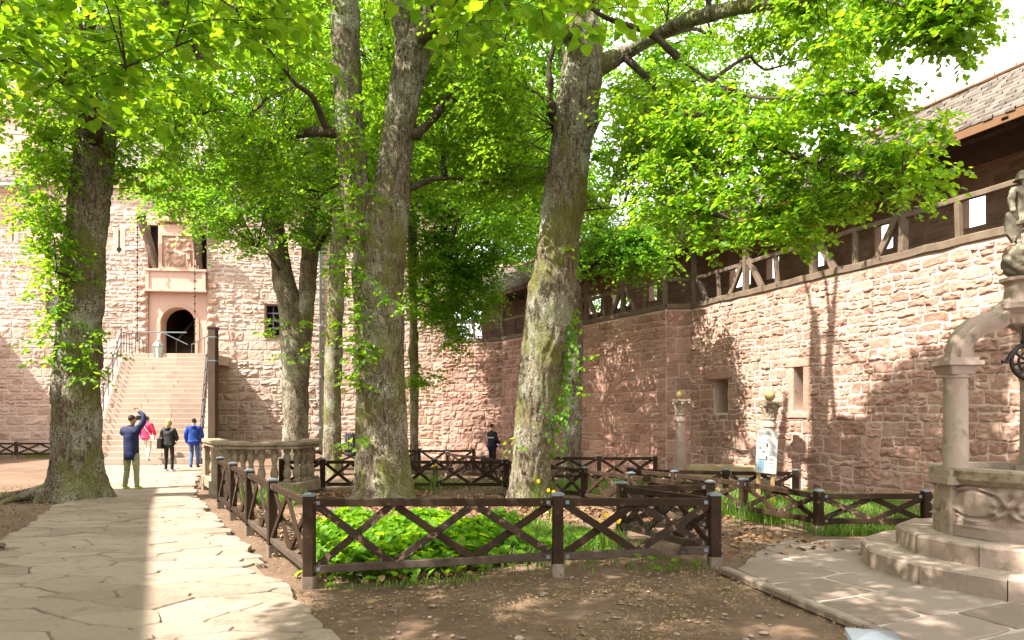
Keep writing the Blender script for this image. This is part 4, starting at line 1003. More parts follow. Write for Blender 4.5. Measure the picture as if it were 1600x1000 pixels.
L = 1.72; d = Vector((.93, -.37, 0)); pr = [(-.28, 0), (.28, 0), (.34, .5), (.34, .56), (.26, .56), (.22, .2), (-.22, .2), (-.26, .56), (-.34, .56), (-.34, .5)]
sd = Vector((.37, .93, 0)); V = []
for f in (-.5, -.47, .47, .5):
    for a, z in pr: V.append(c+d*(L*f*(.93+.14*z))+sd*a*(1 if abs(f) < .5 else .95)+Vector((0, 0, z-.05)))
n = len(pr); mb = MB(); mb.add(V, [(i*n+k, i*n+(k+1) % n, (i+1)*n+(k+1) % n, (i+1)*n+k) for i in range(3) for k in range(n)]+[tuple(range(n-1, -1, -1)), tuple(range(3*n, 4*n))])
mb.beam(c+d*(-L*.5)+Vector((0, 0, .2)), c+d*(-L*.46)+Vector((0, 0, .2)), .62, .5, ch=.03); mb.beam(c+d*(L*.46)+Vector((0, 0, .2)), c+d*(L*.5)+Vector((0, 0, .2)), .62, .5, ch=.03)
obj('basin', mb, M['trough'], th)
mb = MB()
for f in (-.36, .36): mb.beam(c+d*L*f+Vector((0, 0, -.25)), c+d*L*f+Vector((0, 0, -.03)), .5, .3, up=d, ch=.02)
obj('support', mb, M['trough'], th)
# information board
Y = 12.4; S = F/Y; th = thing('information_board', 'pale information board with diagrams on two light wooden posts beside the bed', 'sign', at(1199, Y))
W = lambda px, py, d=0: Vector(((px-800)/S, Y-d, EYE-(py-HZ)/S))
mb = MB(); V = [W(1184, 672), W(1216, 674), W(1213, 741), W(1181, 738)]; mb.add([v for v in V]+[v+Vector((0, .022, 0)) for v in V], [(3, 2, 1, 0), (4, 5, 6, 7), (0, 1, 5, 4), (1, 2, 6, 5), (2, 3, 7, 6), (3, 0, 4, 7)]); bd = obj('panel', mb, M['sign'], th)
for px in (1187, 1209): mb = MB(); a = W(px, 676, -.05); mb.beam((a.x, a.y, gz(a.x, Y)-.1), (a.x-.0, a.y, a.z), .065, .05, ch=.006); obj('leg', mb, M['signwood'], th)
def pr_(lst, mat, nm):
    mb = MB()
    for (x0, y0, x1, y1) in lst:
        q = lambda x, y: W(1184+(x/100)*32-(y/100)*3, 672+(y/100)*66+(x/100)*2.2, .003); mb.add([q(x0, y1), q(x1, y1), q(x1, y0), q(x0, y0)], [(0, 1, 2, 3)])
    obj(nm, mb, mat, bd)
pr_([(6, 5, 12, 9), (14, 4, 18, 9), (20, 5, 27, 9), (29, 4, 33, 9), (35, 5, 42, 9), (44, 4, 50, 9), (52, 5, 58, 9), (60, 4, 64, 9)]+[(6, 12+0*k, 26, 13.5) for k in range(1)], M['signgrey'], 'heading')
pr_([(4, 20, 50, 30)], M['signpale'], 'tinted_box'); pr_([(10, 72, 15, 93), (18, 70, 23, 94), (25, 72, 30, 94), (33, 70, 37, 93)], M['signblue'], 'blue_diagram')
pr_([(46, 31, 53, 38), (12, 41, 22, 43), (28, 49, 41, 51), (46, 60, 52, 68), (40, 68, 47, 70), (8, 68, 38, 69.2)], M['signink'], 'dark_diagram')
pr_([(66, 34, 92, 35), (66, 37, 90, 38), (66, 40, 93, 41), (66, 43, 86, 44), (58, 65, 88, 66), (58, 68, 84, 69), (58, 76, 80, 77), (60, 84, 86, 85), (6, 38, 40, 38.8)]+[(60, 48+3*k, 88, 49+3*k) for k in range(4)], M['signgrey'], 'lettering')
# slatted bin at the gatehouse wall
c = at(549, 29.5); th = thing('litter_bin', 'grey slatted litter bin standing by the gatehouse wall', 'bin', c); zt = EYE-(676-HZ)*29.5/F
mb = MB(); mb.lathe(c, [(.24, .02), (.24, zt-c.z-.06)], 16); obj('liner', mb, M['iron'], th)
for k in range(16): a = 2*math.pi*k/16; mb = MB(); mb.beam(c+Vector((.27*math.cos(a), .27*math.sin(a), .03)), c+Vector((.27*math.cos(a), .27*math.sin(a), zt-c.z)), .07, .02, up=(math.cos(a), math.sin(a), 0), ch=.003); obj('slat', mb, M['railpaint'], th)
# ================================================================== trees
def spline(P, step):
    P = np.array(P, float); Q = np.vstack([2*P[0]-P[1], P, 2*P[-1]-P[-2]]); out = []
    for i in range(1, len(Q)-2):
        n = max(2, int(np.linalg.norm(Q[i+1][:3]-Q[i][:3])/step)); t = np.linspace(0, 1, n, endpoint=(i == len(Q)-3))[:, None]
        a, b, c, d = Q[i-1], Q[i], Q[i+1], Q[i+2]
        out.append(.5*(2*b+(c-a)*t+(2*a-5*b+4*c-d)*t*t+(3*b-a-3*c+d)*t**3))
    return np.vstack(out)
def barktube(ctrl, n=40, step=.07, rough=1.0, flare=0, z0=0, knots=0, sd=0, lobes=5):
    """ctrl rows x,y,z,r -> V,Q of a bark covered limb"""
    S = spline(ctrl, step); C = S[:, :3]; r = np.maximum(S[:, 3], .004); m = len(C)
    T = np.gradient(C, axis=0); T /= np.linalg.norm(T, axis=1)[:, None]
    u = np.zeros((m, 3)); p = np.cross(T[0], [0, 1, .01]); p /= np.linalg.norm(p)
    for i in range(m):
        p = p-T[i]*np.dot(p, T[i]); p /= np.linalg.norm(p); u[i] = p
    w = np.cross(T, u); a = np.linspace(0, 2*np.pi, n, endpoint=False)
    D = u[:, None]*np.cos(a)[None, :, None]+w[:, None]*np.sin(a)[None, :, None]
    P0 = C[:, None]+D*r[:, None, None]
    k = P0*np.array([1, 1, .35]); R_ = np.repeat(r[:, None], n, 1)
    low = fbm(P0*1.7+sd, 3)*.16; kk = P0*np.array([1, 1, .22]); rid = (.45-abs(fbm(kk*13+sd*3, 3))*2.6)*.038; fine = fbm(P0*np.array([30, 30, 14]), 2)*.02
    rr = R_*(1+low)+(rid+fine)*np.minimum(1, R_/.25)*rough
    if flare:
        h = C[:, 2]-z0; e = np.exp(-np.maximum(h, 0)/.34)[:, None]; rr += flare*e*(.35+.75*np.clip(np.cos(a*lobes+sd)+.6*np.cos(a*(lobes-2)+1), 0, 2)[None])
    for q in range(knots):
        rg = np.random.default_rng(int(sd*10)+q); i = rg.integers(m//5, m-3); j = rg.integers(0, n); d2 = ((P0-P0[i, j])**2).sum(-1); s = rg.uniform(.08, .2); rr += rg.uniform(.03, .10)*np.exp(-d2/s**2)
    V = C[:, None]+D*rr[..., None]; idx = np.arange(m*n).reshape(m, n); nx_ = np.roll(idx, -1, 1)
    Q = np.stack([idx[:-1], nx_[:-1], nx_[1:], idx[1:]], -1).reshape(-1, 4)
    return V.reshape(-1, 3), Q, C
def px3(rows, Y):
    out = []
    for r in rows:
        y = r[3] if len(r) > 3 else Y; out.append(((r[0]-800)*y/F, y, EYE-(r[1]-HZ)*y/F, r[2]*.84*y/F))
    return out
def proj(c): return 800+F*c[..., 0]/c[..., 1], HZ-F*(c[..., 2]-EYE)/c[..., 1]

LIT = []; LR = []; LS = []
def lit(p, r, smin=.15): LIT.append(tuple(p)); LR.append(r); LS.append(smin)
for y in np.arange(5.2, 14, .55):
    x0 = -.52*y+.12; x1 = min(path_r(y)+.1, -1.95-.578*(y-6.57)-.1 if y > 6.5 else path_r(y)-.25)
    for x in np.arange(x0, x1, .5): lit((x, y, 0), .34)
for y in np.arange(14.2, 24, .8):
    for x in np.arange(path_l(y)+.3, path_r(y)+.6, .9): lit((x, y, 0), .5)
    lit(((path_l(y)+path_r(y))/2, y, 1.4), .6)
for z in np.arange(.8, 12, .9):
    for x in np.arange(-23, -9.5, 1.0): lit((GCX+(x-GCX)*gc, GY+(x-GCX)*gs, z), .55)
    for x in np.arange(-9.5, -4, 1.0): lit((GCX+(x-GCX)*gc, GY+(x-GCX)*gs, z), .3)
def onwall(px, z):
    a, b = PP[4], PP[5]; L = np.linalg.norm(b-a); t = (b-a)/L; k = (px-800)/F; u = (k*a[1]-a[0])/(t[0]-k*t[1]); p = a+t*u; return (p[0], p[1], z)
for px in np.arange(1165, 1262, 16):
    for z in np.arange(.1, 4.8, .45): lit(onwall(px, z), .75)
for px in np.arange(1120, 1590, 16):
    zl = np.interp(px, [1120, 1260, 1400, 1590], [4.3, 3.2, 3.7, 4.2])
    for z in np.arange(zl, 4.95, .3): lit(onwall(px, z), .6)
for px in np.arange(1300, 1600, 40): lit((onwall(px, 0)[0]-.2, onwall(px, 0)[1], 6.9), .4)
for (px, z, r) in ((1575, 1.6, .3), (1600, 2.2, .35), (1545, 1.2, .2)): lit(onwall(px, z), r)
for p in ((-1.1, 7.6, .2), (-.7, 7.9, .2), (-1.5, 7.3, .3), (.9, 7.4, .1), (WX-.3, 5.55, .4), (WX-.2, 5.4, .7), (WX, 6.2, 2.75), (WX-.3, WY, 2.6), (WX, WY, 3.5), (WX+.1, WY, 3.2), (-2.4, 6.9, .7), (-3.0, 7.8, .7), (-3.9, 9.4, .7), (WX-.75, 5.9, .3), (WX-.4, 5.1, .25), (-1.9, 13.0, 3.0), (-2.6, 13.2, 5.2), (.8, 12.8, 4.5), (4.2, 4.9, .2), (3.2, 6.9, .1), (.3, 5.6, 0), (-.7, 5.2, 0), (4.6, 10.6, .2), (5.5, 10.6, .2)): lit(p, .26)
for i in range(26): lit((rng.uniform(-1.4, 4), rng.uniform(4.9, 6.2), 0), .10)
for px in np.arange(1265, 1345, 18):
    for z in np.arange(1.9, 3.6, .4): lit(onwall(px, z), .5)
for i in range(4):
    k = rng.uniform(); p = PP[2]+(PP[3]-PP[2])*k; lit((p[0], p[1], rng.uniform(.4, 4.5)), .12)
for x in range(-40, 440, 60):
    for y in (10, 60, 110, 150): lit(pxz(x, y, 5.7), .42, 1.5)
for x in range(1020, 1500, 70):
    for y in (40, 130, 220, 300): lit(pxz(x, y, 9.2), .35, 1.6)
LSA = np.array(LS); LITA = np.array(LIT); LRA = np.array(LR); LDn = np.array(LD)
def keepclear(c, pad=.0):
    """True where nothing stands between the sun and a spot that is sunlit"""
    ok = np.ones(len(c), bool)
    for i in range(0, len(c), 400):
        d = c[i:i+400, None]-LITA[None]; s = (d*-LDn).sum(-1); perp = np.linalg.norm(d-s[..., None]*(-LDn), axis=-1)
        ok[i:i+400] = ~((s > LSA) & (perp < LRA+pad)).any(1)
    return ok
LOWX = [-300, 0, 60, 100, 200, 260, 330, 400, 425, 530, 640, 660, 740, 772, 840, 920, 960, 1030, 1090, 1140, 1180, 1270, 1300, 1400, 1470, 1500, 1900]
LOWY = [300, 330, 390, 300, 300, 330, 360, 400, 385, 385, 390, 505, 500, 425, 400, 415, 400, 415, 430, 400, 415, 395, 350, 320, 255, 250, 250]

LEAFT = np.array([(0, 0, 0), (0, 1.0, -.10), (-.34, -.06, .05), (-.52, .30, .10), (-.30, .72, .03), (.34, -.06, .05), (.52, .30, .10), (.30, .72, .03)])
LEAFF = np.array([(0, 1, 4, 3, 2), (0, 5, 6, 7, 1)])
LEAF4 = np.array([(0, 0, 0), (0, 1.0, -.08), (-.50, .18, .08), (-.40, .62, .06), (.50, .18, .08), (.40, .62, .06)])
LEAF4F = np.array([(0, 1, 3, 2), (0, 4, 5, 1)])
def leaves(p, d, s, tilt=.5, near=True, up=None):
    n = len(p); d = d/np.linalg.norm(d, axis=1)[:, None]
    u = np.array([0, 0, 1.])+rng.normal(0, tilt, (n, 3)) if up is None else up+rng.normal(0, tilt, (n, 3))
    side = np.cross(d, u); side /= np.linalg.norm(side, axis=1)[:, None]+1e-9; nn = np.cross(side, d)
    T, Fc = (LEAFT, LEAFF) if near else (LEAF4, LEAF4F)
    s = s[:, None, None]; curl = rng.uniform(.3, 2.2, (n, 1, 1))
    V = p[:, None]+s*(T[None, :, :1]*side[:, None]*rng.uniform(.8, 1.1, (n, 1, 1))+T[None, :, 1:2]*d[:, None]+T[None, :, 2:]*nn[:, None]*curl)
    k = len(T); Q = (Fc[None]+(np.arange(n)*k)[:, None, None]).reshape(-1, Fc.shape[1]); return V.reshape(-1, 3), Q
def sprays(c, size, K=6, Lf=9, spread=.55, near=True, outward=None, droop=.35):
    """flat drooping lime sprays round each clump centre"""
    n = len(c); az = rng.uniform(0, 2*np.pi, (n, 1))+np.arange(K)[None]*2*np.pi/K+rng.normal(0, .35, (n, K))
    if outward is not None:
        oa = np.arctan2(outward[:, 1], outward[:, 0])[:, None]; az = oa+((az-oa+np.pi) % (2*np.pi)-np.pi)*.75
    ln = spread*rng.uniform(.5, 1.15, (n, K)); pit = rng.normal(-.10, .28, (n, K)); t = (np.arange(Lf)+.5)/Lf
    dirv = np.stack([np.cos(az)*np.cos(pit), np.sin(az)*np.cos(pit), np.sin(pit)], -1)
    base = c[:, None]+rng.normal(0, .10, (n, K, 3))
    pos = base[:, :, None]+dirv[:, :, None]*(ln[..., None]*t)[..., None]
    pos[..., 2] -= droop*(ln[..., None]*t)**2*1.2
    sgn = np.where(np.arange(Lf) % 2, 1., -1.); a2 = az[..., None]+sgn*rng.uniform(.5, 1.1, (n, K, Lf))
    dd = np.stack([np.cos(a2), np.sin(a2), rng.normal(-.45, .3, (n, K, Lf))], -1)
    pos = pos+dd*size*.35+rng.normal(0, .025, pos.shape)
    s = size*rng.uniform(.6, 1.2, (n, K, Lf))*(1.1-.3*t)
    V, Q = leaves(pos.reshape(-1, 3), dd.reshape(-1, 3), s.ravel(), .42, near)
    tw = np.stack([base, base+dirv*ln[..., None]*.5-np.array([0, 0, 1])*(droop*.3*ln**2)[..., None], base+dirv*ln[..., None]-np.array([0, 0, 1])*(droop*1.2*ln**2)[..., None]], 2).reshape(-1, 3, 3)
    return V, Q, tw
def tubes3(paths, r0, r1):
    """many thin 3 sided twigs; paths (n,k,3)"""
    paths = np.asarray(paths); n, k, _ = paths.shape; d = paths[:, -1]-paths[:, 0]; d /= np.linalg.norm(d, axis=1)[:, None]+1e-9
    u = np.cross(d, [.3, .2, 1.]); u /= np.linalg.norm(u, axis=1)[:, None]+1e-9; w = np.cross(d, u)
    r = (np.linspace(0, 1, k)[None]*(np.asarray(r1)-np.asarray(r0)).reshape(-1, 1)+np.asarray(r0).reshape(-1, 1))
    a = np.array([0, 2.094, 4.189]); V = paths[:, :, None]+(u[:, None, None]*np.cos(a)[None, None, :, None]+w[:, None, None]*np.sin(a)[None, None, :, None])*r[:, :, None, None]
    idx = np.arange(n*k*3).reshape(n, k, 3); nx_ = np.roll(idx, -1, 2); Q = np.stack([idx[:, :-1], nx_[:, :-1], nx_[:, 1:], idx[:, 1:]], -1).reshape(-1, 4)
    return V.reshape(-1, 3), Q

ALLC = []
def crown(par, nodes, clumps, size, K=6, Lf=9, spread=.55, near=True, mat='leaf', nlimb=12, bark='bark', lr=.09, twigs=True, connect=3.5):
    """limbs grow from trunk nodes towards the foliage, twigs join every clump"""
    if not len(clumps): return
    nodes = np.array(nodes, float); c = np.array(clumps); ALLC.append(c)
    tops = nodes.copy(); sel = [int(np.argmax(np.linalg.norm(c-nodes.mean(0), axis=1)))]
    dm = np.linalg.norm(c-c[sel[0]], axis=1)
    for _ in range(nlimb-1): j = int(np.argmax(dm)); sel.append(j); dm = np.minimum(dm, np.linalg.norm(c-c[j], axis=1))
    allnodes = [nodes]
    for q, j in enumerate(sel):
        T = c[j]; src = np.concatenate(allnodes) if q > 3 else nodes
        cost = np.linalg.norm(src-T, axis=1)+np.maximum(0, src[:, 2]-T[2]+.3)*1.2
        A = src[int(np.argmin(cost))]; d = T-A; L = np.linalg.norm(d)
        if L < .6: continue
        mid = A+d*.5+np.array([0, 0, .12*L])+rng.normal(0, .06*L, 3); m2 = A+d*.25+np.array([0, 0, .10*L])+rng.normal(0, .03*L, 3)
        r = lr*min(1.2, L/4+.25); V, Q, C = barktube([(*A, r), (*m2, r*.8), (*mid, r*.55), (*T, r*.15)], 10 if near else 7, .16, .6, sd=q+.3)
        objnp('limb', V, Q, M['limbbark'], par, smooth=True); allnodes.append(C[::2])
    an = np.concatenate(allnodes); P = []; r0 = []
    for x in c:
        dist = np.linalg.norm(an-x, axis=1)+np.maximum(0, an[:, 2]-x[2])*.3; j = int(np.argmin(dist)); A = an[j]; L = np.linalg.norm(x-A)
        if L < .1 or L > connect: continue
        mid = (A+x)/2+np.array([0, 0, .10*L])+rng.normal(0, .06*L, 3); P.append([A, (A*.56+mid*.6+x*-.16)*1.0 if False else A*.45+mid*.5+x*.05, mid*.9+x*.1, x]); r0.append(.006+.007*min(L, 3))
    out = c-np.array([nodes[:, 0].mean(), nodes[:, 1].mean(), 0]); V, Q, tw = sprays(c, size, K, Lf, spread, near, out)
    nb = NPB()
    if P: nb.add(*tubes3(P, r0, np.array(r0)*.35))
    if twigs: nb.add(*tubes3(tw, np.full(len(tw), .0045), np.full(len(tw), .0015)))
    gr = [(Q, 0, False)]
    if nb.n: V2, Q2, _ = nb.out(); gr.append((Q2+len(V), 1, True)); V = np.concatenate([V, V2])
    link('crown', mesh_mixed('crown', V-np.array(wloc(par)), gr, [M[mat], M['twig']]), par)
def blocks(q):
    """clumps that would hang straight in front of the bare trunks and the long bough"""
    px, py = proj(q); Y = q[:, 1]; b = (Y < 13.4) & (py > -30) & (((px > 488) & (px < 735) & (py > 40)) | ((px > 505) & (px < 700)) | ((px > 815) & (px < 975)) | ((px > 930) & (px < 1225) & (py < 120) & (Y < 12.6)) | (abs(py-np.interp(px, [960, 985, 1010, 1050, 1095, 1142, 1165, 1185], [95, 100, 120, 158, 188, 212, 270, 330])) < 17) & (px > 960) & (px < 1190) & (Y < 12.2) | ((px > 95) & (px < 205) & (py > 175)))
    return b
def ell(c, r, n, hollow=.35, lowcut=True, xmax=1190, seed=None, ymin=3.4, pad=.12, mind=.0):
    """clump centres in an ellipsoid, thinned by sunlight shafts and by the open height under the trees"""
    out = []; tries = 0
    while len(out) < n and tries < 40:
        p = rng.normal(0, 1, (n*2, 3)); p /= np.linalg.norm(p, axis=1)[:, None]; rad = rng.uniform(hollow**3, 1, (n*2, 1))**(1/3)
        q = np.array(c)+p*rad*np.array(r); q = q[q[:, 1] > ymin]
        px, py = proj(q); k = keepclear(q, pad) & ~blocks(q)
        if lowcut: k &= (py < np.interp(px, LOWX, LOWY))
        k &= ~((px > xmax) & (py > -140) & (px < 1800))
        # keep clear of the roof and wall
        q = q[k]; out += q.tolist(); tries += 1
    return out[:n]
def regionc(poly, yr, n, pad=.1, gap=None):
    """clumps over a bough whose outline seen from the path is poly"""
    out = []; poly = np.array(poly, float); lo, hi = poly.min(0), poly.max(0); tries = 0
    while len(out) < n and tries < 20000:
        tries += 1; x, y = rng.uniform(lo[0], hi[0]), rng.uniform(lo[1], hi[1]); ins = False; j = len(poly)-1
        for i in range(len(poly)):
            if (poly[i, 1] > y) != (poly[j, 1] > y) and x < (poly[j, 0]-poly[i, 0])*(y-poly[i, 1])/(poly[j, 1]-poly[i, 1])+poly[i, 0]: ins = not ins
            j = i
        if not ins: continue
        Y = rng.uniform(*yr(x, y)) if callable(yr) else rng.uniform(*yr)
        q = np.array(pxz(x, y, Y))
        if keepclear(q[None], pad)[0] and not (blocks(q[None])[0] and q[1] > 5.5): out.append(q.tolist())
    return out
def tree(name, label, Y, stems, flare=.12, n=84, bark='bark', step=.05, knots=4, sd=1.0, base=None):
    b0 = px3(stems[0][:1], Y)[0]; th = thing(name, label, 'tree', (b0[0], b0[1], gz(b0[0], b0[1])), 'lime trees of the courtyard'); nodes = []
    for i, s in enumerate(stems):
        ctrl = px3(s, Y)
        if i == 0: ctrl = [(ctrl[0][0], ctrl[0][1], gz(ctrl[0][0], ctrl[0][1])-.25, ctrl[0][3])]+ctrl
        V, Q, C = barktube(ctrl, n if i == 0 else max(12, int(n*.7)), step, 1, flare if i == 0 else 0, gz(b0[0], b0[1]), knots if i == 0 else 2, sd+i)
        objnp('trunk' if i == 0 else 'limb', V, Q, M[bark] if i == 0 or s[0][2] > 15 else M['limbbark'], th, smooth=True); nodes.append(C[C[:, 2] > 3.2][::4])
    return th, np.concatenate(nodes)
def shoots(par, pts, size, Lf=7, spread=.3, K=4, mat='leaf'):
    """young shoots sprouting from the trunk"""
    c = np.array(pts); ctr = np.array(wloc(par)); out = c-ctr; out[:, 2] = 0
    V, Q, tw = sprays(c, size, K, Lf, spread, True, out, .6); V2, Q2 = tubes3(tw, np.full(len(tw), .004), np.full(len(tw), .0015))
    link('foliage', mesh_mixed('foliage', np.concatenate([V, V2])-ctr, [(Q, 0, False), (Q2+len(V), 1, True)], [M[mat], M['twig']]), par)

# --- thick tree by the path
t1, nd = tree('lime_tree', 'thick leaning tree by the flagged path with flared roots and leafy shoots up its trunk', 13.9,
    [[(116, 785, 44), (118, 745, 43), (120, 700, 40), (119, 600, 39), (125, 500, 37), (131, 400, 35), (141, 300, 33), (153, 200, 31), (166, 100, 26), (178, 0, 21), (186, -150, 14), (190, -300, 7)],
     [(150, 190, 22), (120, 60, 17), (70, -80, 12, 13.4), (10, -220, 7, 13)], [(165, 130, 18), (230, 30, 13, 13.5), (310, -60, 9, 12.6), (380, -150, 6, 12)],
     [(150, 230, 15), (140, 130, 12, 12), (140, 40, 9, 10), (150, -40, 7, 8), (180, -60, 4, 6.3)]], flare=.34, knots=6, sd=2.2)
V, Q, C = barktube([(-9.1, 13.7, .14, .20), (-9.6, 13.5, .06, .12), (-10.2, 13.5, .01, .08), (-10.9, 13.4, -.05, .06)], 16, .08, .8, sd=9); objnp('root', V, Q, M['bark'], t1, smooth=True)
V, Q, C = barktube([(-9.5, 13.5, .07, .08), (-9.6, 13.1, .02, .055), (-9.75, 12.8, -.06, .04)], 12, .08, .8, sd=8); objnp('root', V, Q, M['bark'], t1, smooth=True)
cl = [q for q in ell((-9.4, 14.2, 9.2), (3.4, 2.4, 4.0), 190, .3, pad=.15) if not (800+F*q[0]/q[1] < 95 and 150 < HZ-F*(q[2]-EYE)/q[1] < 330)]+ell((-8.0, 13.0, 7.6), (2.4, 1.8, 1.6), 40, .2, pad=.1)
cl += ell((-8.3, 10.9, 8.9), (2.8, 1.9, 1.7), 60, .1, pad=.1)
cl += regionc([(65, 175), (115, 195), (97, 300), (97, 420), (68, 430), (50, 330), (50, 230)], (12.6, 13.8), 26, -.2)
crown(t1, nd, cl, .088, 8, 12, .62, True, 'leaf', 12, 'bark', .07)
cl = regionc([(-60, -60), (440, -60), (450, 60), (330, 95), (240, 150), (190, 175), (120, 160), (60, 115), (-60, 90)], lambda x, y: (4.6, 6.8), 54, .0)
crown(t1, nd, cl, .095, 6, 9, .38, True, 'leaf', 5, 'bark', .012, connect=2.5)
sp = [pxz(x, y, 13.55-.1*random.random()) for x, y in ((95, 330), (85, 360), (98, 400), (85, 450), (62, 470), (95, 480), (70, 510), (100, 530), (60, 560), (110, 560), (140, 540), (88, 300), (80, 270), (150, 520), (145, 575), (85, 430), (120, 440), (110, 500), (92, 345), (90, 375), (100, 415), (75, 465), (88, 490), (85, 520), (105, 470), (95, 285), (90, 250), (80, 545), (120, 560), (135, 585))]
shoots(t1, sp, .092, 8, .40, 5)
# --- big forked tree
t2, nd = tree('lime_tree', 'massive forked tree in the middle with leaf shoots along one side of its trunk', 13.3,
    [[(600, 795, 58), (600, 760, 52), (597, 700, 47), (594, 600, 46), (592, 500, 45), (591, 430, 47), (597, 370, 46), (607, 320, 38), (617, 250, 31), (628, 170, 31), (640, 110, 33), (664, 50, 29), (695, -5, 23), (735, -60, 17), (785, -160, 10)],
     [(578, 410, 26), (566, 350, 27), (554, 280, 26), (546, 200, 25), (542, 100, 25), (538, 0, 25), (534, -120, 20), (528, -300, 11)],
     [(640, 95, 22), (620, -20, 18), (600, -150, 12), (590, -260, 6)], [(560, 215, 10), (500, 205, 9), (440, 215, 6, 14.2), (380, 225, 4, 15)], [(635, 215, 8), (668, 195, 6), (700, 150, 4)],
     [(655, 60, 16), (700, 20, 12, 11.5), (730, -40, 9, 9), (740, -90, 7, 7)]], flare=.2, knots=8, sd=4.1)
cl = ell((-2.6, 13.4, 10.2), (5.2, 3.4, 4.3), 330, .25)+ell((-4.5, 13.8, 7.3), (2.6, 1.8, 1.3), 60, .1)+ell((-.3, 13.6, 7.8), (2.2, 2.0, 1.6), 50, .1)
crown(t2, nd, cl, .078, 8, 13, .66, True, 'leaf', 14, 'bark', .08)
cl = [q for q in ell((-1.0, 6.2, 7.2), (4.6, 2.8, 1.5), 150, 0, pad=.1) if HZ-F*(q[2]-EYE)/q[1] < -70]
crown(t2, nd, cl, .095, 7, 10, .55, True, 'leaf', 6, 'bark', .05, connect=3)
sp = [pxz(x, y, 12.75-.1*random.random()) for x, y in ((560, 150), (545, 190), (560, 225), (550, 250), (555, 295), (540, 330), (560, 345), (545, 370), (530, 415), (568, 440), (540, 455), (545, 500), (575, 540), (560, 545), (560, 580), (555, 595), (610, 460), (640, 470), (580, 300), (560, 690), (548, 170), (550, 210), (556, 270), (545, 350), (538, 400), (548, 425), (560, 480), (552, 520), (570, 560))]
shoots(t2, sp, .10, 7, .38, 5)
# --- leaning ivy tree with the long bough
t3, nd = tree('lime_tree', 'lichen covered leaning tree with ivy at its back and one long low bough', 12.9,
    [[(827, 800, 38), (828, 765, 34), (832, 700, 35), (841, 620, 40), (851, 540, 42), (863, 450, 41), (873, 380, 38), (883, 300, 38), (896, 200, 37), (908, 120, 38), (913, 60, 31), (905, 0, 26), (893, -100, 20), (878, -250, 11)],
     [(915, 110, 26), (945, 98, 19), (978, 82, 14), (1012, 63, 12, 12.4), (1060, 38, 12, 11.6), (1110, 22, 13, 10.8), (1160, 10, 13, 10), (1205, 4, 11, 9.4), (1270, -5, 7, 8.6), (1345, -8, 4.5, 7.9), (1420, 10, 2.5, 7.4)],
     [(975, 88, 8), (1010, 120, 6, 12.4), (1050, 158, 5.4, 11.6), (1095, 188, 5, 10.8), (1142, 212, 4.2, 10), (1165, 270, 2.2, 9.6), (1185, 330, 1.4, 9.3)],
     [(1142, 212, 2.2, 10), (1210, 232, 2, 9.2), (1290, 262, 1.7, 8.4), (1380, 290, 1.2, 7.7)], [(1060, 90, 2.8, 11.2), (1120, 132, 2.8, 10.4), (1180, 152, 2.6, 9.6), (1260, 150, 2.2, 8.8), (1340, 142, 1.5, 8)],
     [(895, 60, 16), (862, 22, 14), (840, -40, 11, 12), (820, -100, 8, 11)], [(868, 60, 5), (858, 110, 4), (862, 160, 3), (868, 200, 2)], [(925, 15, 14), (950, -60, 11), (980, -150, 8)]], flare=.09, knots=7, sd=6.4); ND3 = nd
cl = ell((1.4, 13.0, 9.9), (4.2, 3.2, 4.1), 240, .25)+ell((1.9, 13.0, 7.6), (2.6, 2.6, 2.0), 60, .1)
crown(t3, nd, cl, .078, 8, 13, .66, True, 'leaf', 12, 'bark', .07)
yb_ = lambda x, y: (np.interp(x, [1000, 1200, 1400, 1520], [10.2, 8.8, 7.6, 7.0]), np.interp(x, [1000, 1200, 1400, 1520], [11.4, 9.8, 8.3, 7.5]))
cl = regionc([(1220, -40), (1500, -40), (1525, 60), (1470, 62), (1360, 62), (1250, 90)], yb_, 80, -.12)+regionc([(1120, 20), (1350, 10), (1350, 105), (1150, 130)], lambda x, y: (12.3, 13.8), 44, -.12)+regionc([(1050, 100), (1330, 95), (1330, 200), (1100, 260), (1040, 200)], lambda x, y: (10, 12), 30, -.12)+regionc([(1000, -40), (1230, -40), (1250, 90), (1100, 110), (1000, 100)], lambda x, y: (13, 14.4), 44, -.12)
cl += regionc([(1250, 120), (1345, 130), (1450, 160), (1450, 172), (1330, 180), (1240, 160)], yb_, 20, -.2)
cl += regionc([(1010, 130), (1330, 200), (1470, 205), (1470, 218), (1330, 235), (1000, 250)], yb_, 46, -.2)
cl += regionc([(1010, 240), (1330, 235), (1440, 245), (1475, 262), (1465, 300), (1380, 305), (1270, 350), (1265, 385), (1180, 350), (1080, 400), (1000, 330)], yb_, 105, -.15)
crown(t3, nd, cl,   .082, 7, 11, .45, True, 'leaf', 10, 'bark', .011, connect=3)
iv = [pxz(x+random.uniform(-6, 6), y, 12.62+.25*random.random()) for x, y in ((885, 520), (890, 505), (883, 545), (878, 575), (885, 600), (872, 620), (862, 640), (880, 650), (868, 660), (870, 690), (885, 555), (852, 660), (890, 530), (876, 640))]
c = np.array(iv); nI = 26; pp = (c[:, None]+rng.normal(0, 1, (len(c), nI, 3))*np.array([.10, .05, .17])).reshape(-1, 3); dd = np.stack([rng.normal(0, .5, len(pp)), -np.abs(rng.normal(.3, .2, len(pp))), -np.ones(len(pp))], 1)
V, Q = leaves(pp, dd, rng.uniform(.05, .085, len(pp)), .3, True, np.array([0, -1., .3])); link('ivy', mesh_np('ivy', V-np.array(wloc(t3)), Q, [M['leafdark']]), t3)
shoots(t3, [pxz(872, 384, 12.3), pxz(915, 572, 12.5), pxz(905, 598, 12.5), pxz(806, 685, 12.4)], .10, 4, .25, 3)
